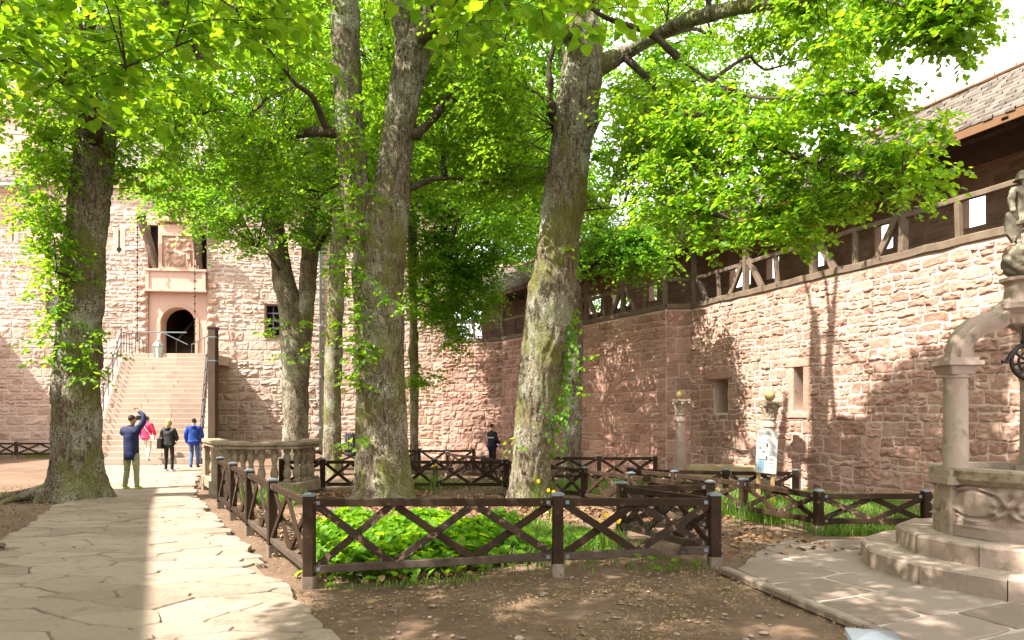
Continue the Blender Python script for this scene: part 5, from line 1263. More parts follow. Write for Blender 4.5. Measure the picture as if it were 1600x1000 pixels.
# --- tree beside the viewer, its crown overhanging the open ground
V, Q, C = barktube([(-.9, -2.6, -.3, .5), (-.9, -2.6, .6, .4), (-.8, -2.5, 3.5, .34), (-.7, -2.0, 6, .26), (-.4, -1.4, 9, .16), (-.2, -1, 12, .06)], 30, .12, 1, .1, 0, 3, 1.7)
t0 = thing('lime_tree', 'tree overhanging the bare ground, only its big lowest leaves showing at the top edge', 'tree', (-.9, -2.6, 0), 'lime trees of the courtyard'); objnp('trunk', V, Q, M['bark'], t0, smooth=True); nd = C[C[:, 2] > 3][::5]; ND0 = nd
cl = ell((.2, 1.6, 7.4), (5.4, 4.4, 1.7), 420, 0, True, 1e9, ymin=-2.5, pad=-.02)
cl = [q for q in cl if q[2]-EYE > .66*q[1]+1.0]
crown(t0, nd, cl, .10, 6, 10, .5, True, 'leaf', 10, 'bark', .08, connect=3)
cl = regionc([(700, -60), (960, -60), (955, 8), (900, 22), (830, 5), (760, 25), (700, 30)], lambda x, y: (4.2, 5.0), 12, .0)
crown(t0, nd, cl, .10, 5, 7, .26, True, 'leaf', 2, 'bark', .01, connect=3)
# --- twin stem tree by the stair
t4, nd = tree('lime_tree', 'grey twin stemmed tree behind the balustrade, forking above head height', 22.5,
    [[(463, 715, 25), (462, 680, 23), (462, 600, 24), (462, 540, 26), (455, 490, 22), (440, 420, 18), (428, 340, 17), (420, 260, 14), (412, 160, 11), (400, 40, 7), (392, -80, 4)],
     [(470, 540, 18), (478, 480, 16), (484, 400, 15), (488, 330, 14), (492, 240, 12), (500, 120, 9), (508, 0, 6)], [(488, 395, 6), (500, 380, 5), (512, 360, 3)]], flare=.12, n=28, bark='bark2', step=.14, sd=7.7)
cl = ell((-7.2, 22.5, 12), (4.9, 3.2, 6.2), 400, .3, pad=.1)+ell((-8.6, 21.6, 8.2), (3.4, 1.6, 1.9), 80, .1, pad=.05)
crown(t4, nd, cl, .115, 8, 13, .9, False, 'leafdark', 12, 'bark2', .10, twigs=False, connect=5)
shoots(t4, [pxz(x, y, 21.6) for x, y in ((430, 500), (420, 520), (435, 510), (445, 555), (485, 545), (480, 505))], .13, 6, .45)
t5, nd = tree('lime_tree', 'straight slim tree standing between the twin stems and the forked trunk', 21.0,
    [[(519, 735, 18), (519, 700, 16), (520, 600, 16), (523, 500, 15), (528, 400, 14), (533, 300, 13), (537, 200, 11), (541, 60, 8), (545, -100, 5)]], flare=.08, n=24, bark='bark', step=.14, sd=8.8)
cl = ell((-5.4, 22.0, 12.5), (3.6, 2.8, 5.6), 220, .3)
crown(t5, nd, cl, .115, 8, 13, .9, False, 'leafdark', 9, 'bark2', .09, twigs=False, connect=5)
t6, nd = tree('lime_tree', 'dark thin trunk half hidden behind the big forked tree, with low leafy branches', 24.5,
    [[(647, 725, 9), (647, 690, 8), (647, 600, 8), (646, 500, 8), (644, 400, 8), (645, 250, 7), (648, 100, 6), (650, -50, 4)], [(650, 470, 4), (680, 440, 3.5), (720, 450, 3), (752, 480, 1.5)]], flare=.05, n=18, bark='bark', step=.16, sd=3.3); ND6 = nd
cl = ell((-2.2, 25.5, 11.5), (4.6, 2.8, 6.2), 460, .25)+regionc([(660, 300), (830, 300), (825, 410), (740, 420), (660, 400)], (22.5, 25), 80, -.3)+regionc([(640, 380), (760, 400), (770, 455), (735, 520), (690, 545), (670, 500), (640, 480)], (23.2, 25), 90, -.3)+regionc([(642, 560), (680, 585), (672, 600), (645, 600)], (23.8, 24.6), 6, -.3)
crown(t6, nd, cl, .115, 8, 13, .9, False, 'leafdark', 12, 'bark', .08, twigs=False, connect=5)
t7, nd = tree('lime_tree', 'pale barked tree just behind the ivy trunk, a fork leaning to the gallery', 19.2,
    [[(893, 735, 19), (893, 690, 17), (895, 600, 17), (896, 520, 17), (895, 440, 15), (890, 360, 12), (886, 260, 10), (880, 120, 8), (872, 0, 5)], [(900, 450, 10), (914, 420, 8), (928, 380, 7), (948, 320, 6), (975, 230, 4.5), (1000, 130, 3)]], flare=.09, n=26, bark='bark2', step=.14, sd=5.5)
cl = ell((2.0, 19.6, 11.0), (4.4, 2.2, 5.2), 400, .25)+regionc([(890, 350), (1010, 340), (1040, 400), (1015, 430), (930, 410), (900, 440)], (17.2, 18.8), 55, -.3)+regionc([(1000, 330), (1150, 350), (1145, 420), (1100, 440), (1020, 410)], (15.8, 17.2), 50, -.3)
crown(t7, nd, cl, .105, 8, 13, .85, False, 'leafdark', 12, 'bark2', .09, twigs=False, connect=5)
# foliage that keeps the sun off the ground and wall stretches lying in shade
def fill(targets, zr, rad=.4, need=5, ok=lambda q: True):
    out = []; C = np.concatenate(ALLC)
    for p in targets:
        p = np.array(p, float); A = C if not out else np.vstack([C, np.array(out)]); d = A-p; s = (d*-LDn).sum(1); perp = np.linalg.norm(d-s[:, None]*(-LDn), axis=1)
        n = need-int(((s > 1) & (perp < rad)).sum())
        for _ in range(12):
            if n <= 0: break
            z = rng.uniform(*zr); q = p-LDn*((z-p[2])/-LDn[2])+rng.normal(0, .15, 3)
            if ok(q) and keepclear(q[None], .1)[0] and not blocks(q[None])[0]: out.append(q.tolist()); n -= 1
    return out
tg = [onwall(px, z) for px in np.arange(1350, 1580, 14) for z in np.arange(.2, np.interp(px, [1350, 1580], [2.6, 3.5]), .42)]+[onwall(px, z) for px in np.arange(1084, 1150, 12) for z in np.arange(.2, 4.2, .5)]
cl = fill(tg, (7.3, 11), .42, 5, lambda q: abs(q[1]-12.5) < 4.5)
crown(t3, ND3, cl, .082, 8, 12, .6, True, 'leaf', 5, 'bark', .04, connect=4)
tg = [(PP[2][0]+(PP[3][0]-PP[2][0])*k, PP[2][1]+(PP[3][1]-PP[2][1])*k, z) for k in np.arange(.02, 1.05, .05) for z in np.arange(.1, 4.8, .55)]
cl = fill(tg, (7.8, 12.5), .55, 4); crown(t6, ND6, cl, .11, 8, 12, .8, False, 'leafdark', 6, 'bark', .06, twigs=False, connect=5)
tg = [(x, y, gz(x, y)) for x in np.arange(2.2, 6.8, .45) for y in np.arange(4.0, 8.2, .45)]+[(x, y, 0.) for x in np.arange(-1.3, 2.2, .45) for y in np.arange(4.7, 6.6, .45)]
cl = fill(tg, (6.2, 9), .38, 5, lambda q: q[2]-EYE > .66*q[1]+1.0); crown(t0, ND0, cl, .10, 7, 11, .52, True, 'leaf', 6, 'bark', .05, connect=4)
# trees beyond the curtain wall
for (x, y, h, r, lab) in ((-.8, 35.5, 17, 5.2, 'tall leafy tree rising behind the far roofed corner of the wall'), (6.5, 32.5, 9.5, 3.4, 'tree seen through the loopholes beyond the shaded stretch of gallery'), (14.2, 14.0, 7.6, 2.6, 'tree glimpsed through the wide loophole beside the stone knight')):
    th = thing('lime_tree', lab, 'tree', (x, y, -1), 'trees outside the wall'); V, Q, C = barktube([(x, y, -1, .3), (x+.1, y, h*.4, .24), (x, y+.2, h*.75, .14), (x, y, h, .05)], 14, .3, sd=x); objnp('trunk', V, Q, M['bark2'], th, smooth=True)
    cl = ell((x, y, h*.72), (r, r, h*.42), (330 if x < 0 else 170) if x < 10 else 90, .2, False, 9999, pad=-.2)
    crown(th, C[C[:, 2] > h*.3][::3], cl, .16, 7, 10, .9, False, 'leafdark', 8, 'bark2', .08, twigs=False, connect=5)

# ================================================================== ground plants and litter
def stuff(name, V, Q, mats): o = objnp(name, V, Q, mats); return tag(o, kind='stuff')
# leafy ground cover in the near bed
def lumps(n, xr, yr, h, spots):
    p = np.c_[rng.uniform(*xr, n), rng.uniform(*yr, n)]; w = np.zeros(n)
    for (x, y, r) in spots: w = np.maximum(w, 1-((p[:, 0]-x)**2+(p[:, 1]-y)**2)/r**2)
    k = rng.random(n) < np.clip(w*1.6, 0, 1); return p[k], np.clip(w[k], 0, 1)
p, w = lumps(9000, (-2.6, .2), (6.75, 10.2), .3, [(-1.45, 7.4, .75), (-.85, 7.6, .85), (-.4, 7.9, .75), (-1.9, 8.3, .6), (-1.2, 9.0, .8), (-.2, 8.8, .5), (-2.2, 9.3, .5)])
hh_ = (.06+.34*w)*rng.uniform(.45, 1.05, len(p)); base = np.c_[p, g(p[:, 0], p[:, 1])]; pos = base+np.c_[rng.normal(0, .04, (len(p), 2)), hh_]
az = rng.uniform(0, 2*np.pi, len(p)); dd = np.stack([np.cos(az), np.sin(az), rng.normal(-.35, .25, len(p))], 1)
V, Q = leaves(pos, dd, rng.uniform(.06, .13, len(p)), .28, True); V2, Q2 = tubes3(np.stack([base, (base+pos)/2, pos], 1), np.full(len(p), .003), np.full(len(p), .002))
tag(link('ground_cover', mesh_mixed('ground_cover', np.concatenate([V, V2]), [(Q, 0, False), (Q2+len(V), 1, True)], [M['leaf'], M['grass']])), kind='stuff')
# grasses
def blades(n, fn, hr, w=.007):
    p = fn(n); n = len(p); az = rng.uniform(0, 2*np.pi, n); h = rng.uniform(*hr, n); ln = h*rng.uniform(.1, .7, n); z0 = g(p[:, 0], p[:, 1])
    d = np.stack([np.cos(az), np.sin(az)], 1); s = np.stack([-d[:, 1], d[:, 0]], 1)*w
    A = np.c_[p-s, z0-.01]; B = np.c_[p+s, z0-.01]; C = np.c_[p+d*ln[:, None]*.4+s*.8, z0+h*.65]; D = np.c_[p+d*ln[:, None]*.4-s*.8, z0+h*.65]; E = np.c_[p+d*ln[:, None]+s*.1, z0+h]; G = np.c_[p+d*ln[:, None]-s*.1, z0+h]
    V = np.stack([A, B, C, D, E, G], 1).reshape(-1, 3); o = np.arange(n)[:, None, None]*6; Q = (o+np.array([[0, 1, 2, 3], [3, 2, 4, 5]])[None]).reshape(-1, 4); return V, Q
def inpoly(poly, dens=None):
    poly = np.array(poly)
    def f(n):
        lo, hi = poly.min(0), poly.max(0); p = rng.uniform(lo, hi, (n*3, 2)); ins = np.zeros(len(p), bool); j = len(poly)-1
        for i in range(len(poly)):
            c = ((poly[i, 1] > p[:, 1]) != (poly[j, 1] > p[:, 1])) & (p[:, 0] < (poly[j, 0]-poly[i, 0])*(p[:, 1]-poly[i, 1])/(poly[j, 1]-poly[i, 1]+1e-9)+poly[i, 0]); ins ^= c; j = i
        p = p[ins]; q = vnoise(np.c_[p*1.3, 0*p[:, 0]+3])*.5+.5; p = p[rng.random(len(p)) < np.clip((q-.25)*2.2, .05, 1)]; return p[:n]
    return f
nb = NPB()
for poly, n, hr in (([(-.3, 6.75), (1.8, 6.75), (1.25, 8.4), (.3, 10.5), (-.6, 9.5)], 9000, (.04, .17)), ([(2.6, 13.3), (4.15, 9.5), (6.3, 9.5), (6.6, 12.8)], 16000, (.08, .32)), ([(4.0, 9.4), (6.6, 9.4), (6.6, 9.0), (4.1, 8.9)], 1800, (.04, .14)), ([(2.4, 13.2), (4.0, 9.4), (3.4, 9.6), (2.0, 12.6)], 1500, (.04, .12)),
                    ([(-4.2, 16.1), (-.2, 16.1), (1.8, 14.5), (2.5, 17.5), (-3, 19)], 5000, (.05, .22)), ([(-26, 28.8), (-16, 28.8), (-16, 31), (-26, 31)], 4000, (.06, .2)), ([(-6.4, 15.3), (-4.6, 14.6), (-3.6, 12.6), (-4.6, 12.2), (-5.5, 13.6)], 2600, (.08, .3)), ([(-1.8, 6.42), (1.9, 6.42), (1.9, 6.7), (-1.8, 6.7)], 260, (.02, .07)), ([(2.3, 17.6), (5, 17.6), (5, 19.5), (2.3, 19.5)], 2000, (.05, .2))):
    nb.add(*blades(n, inpoly(poly), hr))
V, Q, _ = nb.out(); stuff('grass', V, Q, M['grass'])
# low broad leaved weeds in the grass
f1 = inpoly([(-.4, 6.8), (1.7, 6.8), (1.2, 8.4), (-.2, 9.4)]); f2 = inpoly([(-4.2, 16.1), (-.2, 16.1), (1.8, 14.5), (-1, 19), (-4, 19)]); f3 = inpoly([(-1.8, 6.4), (1.8, 6.4), (1.8, 6.55), (-1.8, 6.55)]); f4 = inpoly([(2.6, 13.3), (4.15, 9.5), (6.3, 9.5), (6.6, 12.8)])
p = np.concatenate([f1(900), f2(1200), f3(40), f4(700)]); az = rng.uniform(0, 2*np.pi, len(p)); z = g(p[:, 0], p[:, 1])
V, Q = leaves(np.c_[p, z+rng.uniform(.02, .14, len(p))], np.stack([np.cos(az), np.sin(az), rng.normal(.1, .3, len(p))], 1), rng.uniform(.03, .085, len(p)), .3, True); stuff('weeds', V, Q, M['leaf'])
# fallen bud scales and dry leaves
def flakes(p, sr, zoff, mat, nm, k=.25):
    n = len(p); az = rng.uniform(0, 2*np.pi, n); d = np.stack([np.cos(az), np.sin(az), rng.normal(0, k, n)], 1)
    V, Q = leaves(np.c_[p, g(p[:, 0], p[:, 1])+zoff+rng.uniform(0, .006, n)], d, rng.uniform(*sr, n), k, False); return V, Q
pd = np.c_[rng.uniform(-2.2, 2.4, 30000), rng.uniform(4.0, 6.9, 30000)]
q = vnoise(np.c_[pd*1.7, 0*pd[:, 0]])*.5+.5; pd = pd[(rng.random(len(pd)) < (q*1.0-.26)) & (pd[:, 0] > path_r(pd[:, 1])-.2+rng.normal(0, .12, len(pd))) & (pd[:, 0] < ter_l(pd[:, 1])+rng.normal(0, .1, len(pd)))]
pe = np.c_[rng.uniform(-15, -4, 16000), rng.uniform(6, 17, 16000)]; pe = pe[(pe[:, 0] < path_l(pe[:, 1])+rng.normal(0, .2, len(pe)))]
pf = np.c_[rng.uniform(-6, 0, 9000), rng.uniform(5, 14, 9000)]; pf = pf[abs(pf[:, 0]-path_r(pf[:, 1])-.18) < rng.exponential(.12, len(pf))]
nb = NPB(); nb.add(*flakes(pd, (.010, .022), .006, None, '')); nb.add(*flakes(pe, (.02, .045), .008, None, '')); nb.add(*flakes(pf, (.015, .03), .012, None, ''))
V, Q, _ = nb.out(); stuff('leaf_litter', V, Q, M['litter'])
pb = np.concatenate([inpoly([(-2, 6.7), (1.9, 6.7), (1.3, 8.6), (2, 11), (1.2, 13), (-.2, 15.8), (-4.4, 15.8), (-5.2, 12.4)])(5000), inpoly([(-4.2, 16.1), (1, 15.5), (2, 18), (-3, 20)])(1500), np.c_[rng.uniform(1.9, 3.6, 500), rng.uniform(6.9, 11.5, 500)]])
V, Q = flakes(pb, (.04, .085), .012, None, '', .45); stuff('dry_leaves', V, Q, M['deadleaf'])
# small stones in the earth
nb = NPB(); pk = np.c_[rng.uniform(-2, 2, 420), rng.uniform(4.2, 6.6, 420)]; pk = pk[(pk[:, 0] > path_r(pk[:, 1])+.1) & (pk[:, 0] < ter_l(pk[:, 1])-.1)]
for x, y in pk:
    mb = MB(); r = rng.uniform(.006, .022)*(1 if rng.random() < .94 else 2.0); mb.ball((x, y, gz(x, y)-.02+r*.1), r, 8, 0, rng.uniform(.8, 1.4), rng.uniform(.8, 1.4), .35); nb.mb(mb)
V, Q, _ = nb.out(); o = stuff('pebbles', V, Q, M['flag']); o.data.polygons.foreach_set('use_smooth', [True]*len(o.data.polygons))
# daffodils
def daffodil(x, y, h, label):
    th = thing('daffodil', label, 'flower', (x, y, gz(x, y)), 'yellow daffodils in the beds'); z = gz(x, y)
    V, Q = blades(12, lambda n: np.c_[rng.normal(x, .03, n), rng.normal(y, .03, n)], (h*.6, h*1.0), .009); objnp('leaf', V, Q, M['grass'], th)
    for k in range(2):
        dx, dy = rng.normal(0, .05, 2); a = (x, y, z); b = (x+dx, y+dy, z+h*rng.uniform(.9, 1.1)); mb = MB(); mb.tube([a, b], .005, 5); obj('stem', mb, M['grass'], th)
        az = np.arange(6)*np.pi/3; d = np.stack([np.cos(az), np.full(6, -.25), np.sin(az)], 1); V, Q = leaves(np.tile(np.array(b), (6, 1)), d, np.full(6, .034), .05, False, np.array([0, -1., 0])); fl_ = objnp('flower_head', V, Q, M['petal'], th)
        mb = MB(); mb.lathe((0, 0, 0), [(.008, 0), (.014, .02), (.018, .03)], 8); mb.v = [(b[0]+q[0], b[1]-q[2]-.005, b[2]+q[1]) for q in mb.v]; obj('trumpet', mb, M['petal'], fl_)
daffodil(.98, 7.25, .40, 'yellow daffodil just behind the front fence near the corner post'); daffodil(1.18, 7.3, .33, 'shorter yellow daffodil beside the one at the front fence')
daffodil(.62, 10.5, .5, 'yellow daffodil at the foot of the ivy trunk'); daffodil(.42, 11.6, .5, 'yellow daffodil close against the ivy trunk'); daffodil(-1.75, 15.3, .62, 'tall yellow daffodil against the dark back fence'); daffodil(3.9, 10.4, .4, 'yellow flower in the long grass by the signboard')
# ================================================================== people
def skinmesh(verts, edges, radii, sub=2, root=0):
    me = bpy.data.meshes.new('tmp'); me.from_pydata([tuple(v) for v in verts], edges, []); o = bpy.data.objects.new('tmp', me); COL.objects.link(o)
    md = o.modifiers.new('s', 'SKIN'); md.use_smooth_shade = True; me.skin_vertices or None
    for i, r in enumerate(radii):
        sv = me.skin_vertices[0].data[i]; sv.radius = r if isinstance(r, tuple) else (r, r); sv.use_root = (i == root)
    sd = o.modifiers.new('u', 'SUBSURF'); sd.levels = sub; sd.render_levels = sub
    dg = bpy.context.evaluated_depsgraph_get(); dg.update(); ev = o.evaluated_get(dg); em = ev.to_mesh()
    V = [v.co.copy() for v in em.vertices]; Fs = [tuple(p.vertices) for p in em.polygons]; ev.to_mesh_clear()
    bpy.data.objects.remove(o); bpy.data.meshes.remove(me); return V, Fs
class SK:
    def __init__(s): s.v = []; s.e = []; s.r = []
    def chain(s, pts, rs, frm=None):
        p = frm; ids = []
        for a, r in zip(pts, rs):
            s.v.append(Vector(a)); s.r.append(r); i = len(s.v)-1
            if p is not None: s.e.append((p, i))
            p = i; ids.append(i)
        return ids
    def out(s, sub=2): return skinmesh(s.v, s.e, s.r, sub)
def wrinkle(V, amt, sc, sd): 
    a = np.array([tuple(v) for v in V]); n = np.stack([fbm(a*np.array([sc, sc, sc*1.6])+sd+k*9, 3) for k in range(3)], -1); return [Vector(q) for q in a+n*amt]
def person(name, label, loc, H, rot, arms, legs, cols, head=(0, 0), hair='short', jack=(.80, 1.0), lean=0, seed=0, puffy=1.0, hood=False, hairlen=0):
    """arms/legs: joint lists in a 1.75 m figure that faces +Y"""
    th = thing(name, label, 'person', loc); th.rotation_euler = (0, 0, rot); k = H/1.75
    jm, tm, sm_, hm = cols
    ms = lambda q: Vector(q)*k
    hy, hz_ = head   # head turn offset forward, tilt back
    nb_ = Vector((0, -.02+lean, 1.47)); hc = Vector((hy, .01+lean, 1.635))
    b = SK()
    sp = b.chain([(0, 0, .96), (0, -.01+lean*.3, 1.12), (0, -.01+lean*.7, 1.30), nb_, nb_+Vector((0, .015, .07)), hc+Vector((0, .02-hz_*.05, -.045)), hc, hc+Vector((0, -.012-hz_*.04, .065)), hc+Vector((0, -.015-hz_*.05, .10))],
                 [(.10, .07), (.10, .07), (.11, .075), (.055, .055), (.055, .058), (.062, .075), (.078, .095), (.068, .08), (.035, .04)])
    f = Vector((hy*1.5, 1, hz_)).normalized()
    b.chain([hc+f*.095+Vector((0, 0, -.005)), hc+f*.118+Vector((0, 0, -.012))], [.014, .011], sp[6])      # nose
    side = Vector((f.y, -f.x, 0)).normalized()
    for s_ in (-1, 1): b.chain([hc+side*s_*.082+Vector((0, 0, .0)), hc+side*s_*.092+Vector((0, -.012, .012))], [.016, .012], sp[6])   # ears
    for sg in (0, 1):
        a = arms[sg]; b.chain(a, [.05, .036, .030, .024, .028][:len(a)], sp[2])
        l = legs[sg]; b.chain(l, [.06, .04, .030, .03, .03, .025][:len(l)], sp[0])
    V, Fs = b.out(2); V = [v*k for v in V]
    mb = MB(); mb.add(V, Fs)
    for sg in (0, 1):    # palm and fingers
        a = [Vector(q) for q in arms[sg]]; w = a[-1]; d = (a[-1]-a[-2]).normalized(); s2 = d.cross(Vector((0, 1, .2))).normalized(); n2 = d.cross(s2)
        h = SK(); h.chain([w-d*.02, w+d*.04, w+d*.075], [(.028, .018), (.036, .018), (.034, .015)]); V, Fs = h.out(1); mb.add([v*k for v in V], Fs)
        for j, (o_, L) in enumerate(((-.027, .062), (-.009, .075), (.009, .07), (.026, .055))):
            h = SK(); r0 = w+d*.07+s2*o_; c_ = n2*.012*(1+.3*j); h.chain([r0, r0+d*L*.45+c_*.5, r0+d*L*.8+c_*1.6, r0+d*L*.9+c_*2.6], [.0095, .009, .008, .006]); V, Fs = h.out(1); mb.add([v*k for v in V], Fs)
        h = SK(); r0 = w+d*.025-s2*.028; h.chain([r0, r0-s2*.025+d*.03+n2*.012, r0-s2*.028+d*.055+n2*.025], [.012, .010, .008]); V, Fs = h.out(1); mb.add([v*k for v in V], Fs)
    def put(nm, V, Fs, mat, par=th):
        me = bpy.data.meshes.new(nm); me.from_pydata([tuple(v) for v in V], [], Fs); me.materials.append(mat); me.polygons.foreach_set('use_smooth', [True]*len(me.polygons)); return link(nm, me, par)
    bo = put('body', mb.v, mb.f, M['skin'])
    mbE = MB()
    for s_ in (-1, 1): mbE.ball(tuple((hc+f*.083+side*s_*.03+Vector((0, 0, .016)))*k), .010*k, 8)
    put('eyes', mbE.v, mbE.f, M['black'], bo)
    mbM = MB(); mbM.ball(tuple((hc+f*.094+Vector((0, 0, -.048)))*k), .012*k, 8, 0, 1.8, .5, .4); put('mouth', mbM.v, mbM.f, flatc('lip', (.3, .1, .08)), bo)
    # jacket: torso and sleeves
    j = SK(); lo, sc = jack; p = puffy
    tj = j.chain([(0, 0, 1.10), (0, -.01+lean*.7, 1.28), (0, -.012+lean, 1.40), (0, -.01+lean, 1.475)], [(.178*p, .135*p), (.185*p, .135*p), (.158*p, .115*p), (.08, .078)])
    j.chain([(0, 0, (1.1+lo)/2), (0, 0, lo-.10)], [(.176*p, .137*p), (.178*p, .139*p)], tj[0])
    for sg in (0, 1):
        a = arms[sg]; n = len(a); e = [Vector(q) for q in a]; e[-1] = e[-2].lerp(e[-1], .93); mid = e[1].lerp(e[2], .5)
        j.chain([e[0], e[1], mid, e[2], e[2].lerp(e[-1], .6), e[-1]] if n == 4 else e, [x*p*sc for x in (.078, .067, .06, .057, .05, .043)], tj[2])
    V, Fs = j.out(2); V = [Vector((v.x, v.y, max(v.z, lo+.01*math.sin(v.x*30)))) if abs(v.x) < .215 else v for v in V]; V = wrinkle([v*k for v in V], .022, 9, seed); ja = put('jacket', V, Fs, jm)
    if hood:
        h = SK(); h.chain([(-.09, -.085+lean, 1.47), (0, -.12+lean, 1.44), (.09, -.085+lean, 1.47)], [.05, .065, .05]); V, Fs = h.out(2); put('hood', [v*k for v in V], Fs, jm, ja)
    else:
        h = SK(); h.chain([(0, -.018+lean, 1.46), (0, -.012+lean, 1.525)], [(.082, .078), (.072, .072)]); V, Fs = h.out(2); put('collar', [v*k for v in V], Fs, jm, ja)
    t = SK(); r0 = t.chain([(0, 0, .98), (0, 0, .90)], [(.150, .115), (.152, .12)])
    for sg in (0, 1):
        l = [Vector(q) for q in legs[sg]]; an = l[2]; sf = 1.0 if tm[1] > .5 else .85
        t.chain([l[0], l[0].lerp(l[1], .5), l[1], l[1].lerp(an, .55), an+Vector((0, 0, .02)), an+Vector((0, 0, -.03))], [.098*(.6+.4*sf), .088*sf, .072*sf, .064*sf, .058*sf, .058*sf], r0[1])
    V, Fs = t.out(2); put('trousers', wrinkle([v*k for v in V], .016, 8, seed+3), Fs, tm[0])
    for sg in (0, 1):
        l = [Vector(q) for q in legs[sg]]; an, toe = l[2], l[3]; s = SK(); d = (toe-an); d.z = 0; d.normalize()
        s.chain([an-d*.05+Vector((0, 0, -.045)), an+d*.02+Vector((0, 0, -.04)), an+d*.10+Vector((0, 0, -.05)), an+d*.17+Vector((0, 0, -.055))], [(.042, .045), (.046, .046), (.045, .034), (.034, .024)]); V, Fs = s.out(2); put('shoe', [v*k for v in V], Fs, sm_)
    # hair cap
    hb = -f.x*.02; hr = SK(); bk = Vector((-f.x, -f.y, 0))*.022
    if hair == 'short': hr.chain([hc+bk+Vector((0, 0, -.035)), hc+bk+Vector((0, -.004, .03)), hc+bk*.6+Vector((0, -.008, .085)), hc+bk*.4+Vector((0, 0, .112))], [(.070, .078), (.090, .100), (.076, .088), (.034, .04)])
    else: hr.chain([hc+bk*1.9+Vector((0, 0, -.17)), hc+bk*1.5+Vector((0, 0, -.06)), hc+bk+Vector((0, -.004, .03)), hc+bk*.6+Vector((0, -.008, .09)), hc+bk*.4+Vector((0, 0, .118))], [(.06, .045), (.092, .085), (.097, .107), (.082, .094), (.036, .042)])
    V, Fs = hr.out(2); put('hair', wrinkle([v*k for v in V], .014, 30, seed), Fs, hm)
    return th, k, put
_fc = {}
def flatc(n, c, rough=.75, var=.18):
    if n not in _fc: _fc[n] = flat(n, c, rough, 0, var, 10, .3)
    return _fc[n]
LEGS = [[(-.095, 0, .90), (-.10, .012, .50), (-.105, -.015, .09), (-.12, .16, .03)], [(.095, 0, .90), (.10, .012, .50), (.105, -.015, .09), (.12, .16, .03)]]
def standleg(w=.1, f=0): return [[(-.095, 0, .90), (-.097-w*.2, .015, .50), (-.06-w, -.015, .09), (-.08-w, .15, .03)], [(.095, 0, .90), (.097+w*.2, .015, .50), (.06+w, -.015, .09), (.08+w, .15, .03)]]
# man taking a photograph
Y = 16.2; c = at(205, Y); c.z = gz(c.x, c.y)+.01
arms = [[(-.185, -.01, 1.41), (-.30, .10, 1.30), (-.20, .28, 1.50), (-.07, .20, 1.60)], [(.185, -.01, 1.42), (.30, .03, 1.60), (.27, .06, 1.74), (.11, .10, 1.84)]]
_, k, put = person('person', 'man in a dark blue jacket and khaki trousers raising a camera towards the gate', c, 1.78, -.12, arms, standleg(.09), (flatc('navy_jacket', (.009, .015, .058)), (flatc('khaki_cloth', (.23, .24, .13)), 1), flatc('lime_shoe', (.32, .46, .03)), flatc('dark_brown_hair', (.05, .028, .016))), (.02, .35), 'short', (.70, 1.0), 0, 1, 1.05)
cam = thing('camera', 'black camera held up to the eye by the man in the navy jacket', 'camera', c); cam.rotation_euler = (0, 0, -.12)
mb = MB(); mb.beam((-.02, .17, 1.66), (.12, .17, 1.68), .06, .09, ch=.01); mb.beam((.02, .17, 1.715), (.08, .17, 1.72), .05, .03, ch=.008); me = bpy.data.meshes.new('camera_body'); me.from_pydata([tuple(Vector(v)*k) for v in mb.v], [], mb.f); me.materials.append(M['black']); link('camera_body', me, cam)
mb = MB(); mb.tube([(.05, .19, 1.675), (.055, .30, 1.71)], [.035, .038], 14); me = bpy.data.meshes.new('lens'); me.from_pydata([tuple(Vector(v)*k) for v in mb.v], [], mb.f); me.materials.append(M['black']); link('lens', me, cam)
# woman in pink
Y = 23.95; c = Vector(((229-800)*Y/F, Y, .02))
arms = [[(-.18, -.01, 1.41), (-.25, -.02, 1.15), (-.22, .10, .93), (-.2, .14, .88)], [(.18, -.01, 1.41), (.27, -.03, 1.18), (.26, .12, 1.05), (.2, .2, 1.0)]]
lg = [[(-.095, 0, .90), (-.10, .22, .60), (-.10, .30, .28), (-.11, .45, .23)], [(.095, 0, .90), (.10, .03, .50), (.09, -.10, .10), (.10, .06, .02)]]
_, k, put = person('person', 'woman in a bright pink quilted jacket and white trousers stepping onto the stair', c, 1.58, .05, arms, lg, (flatc('pink_quilt', (.66, .02, .10), .6), (flatc('white_trousers', (.62, .58, .52)), 1), flatc('beige_shoe', (.42, .30, .2)), flatc('reddish_hair', (.09, .03, .02))), (0, .0), 'short', (.83, 1.02), .03, 2, 1.13)
bg = thing('shoulder_bag', 'small white shoulder bag on a strap, worn by the woman in pink', 'bag', c); mb = MB()
mb.beam((.22, -.06, .80), (.22, -.06, 1.02), .22, .09, up=(0, 1, 0), ch=.02); me = bpy.data.meshes.new('pouch'); me.from_pydata([tuple(Vector(v)*k) for v in mb.v], [], mb.f); me.materials.append(flatc('white_leather', (.62, .56, .5))); link('pouch', me, bg)
mb = MB(); mb.tube([(.2, -.06, 1.02), (.12, -.15, 1.16), (.02, -.165, 1.30), (-.08, -.12, 1.46), (-.1, -.03, 1.5)], .016, 6); me = bpy.data.meshes.new('strap'); me.from_pydata([tuple(Vector(v)*k) for v in mb.v], [], mb.f); me.materials.append(flatc('white_leather', (.62, .56, .5))); link('strap', me, bg)
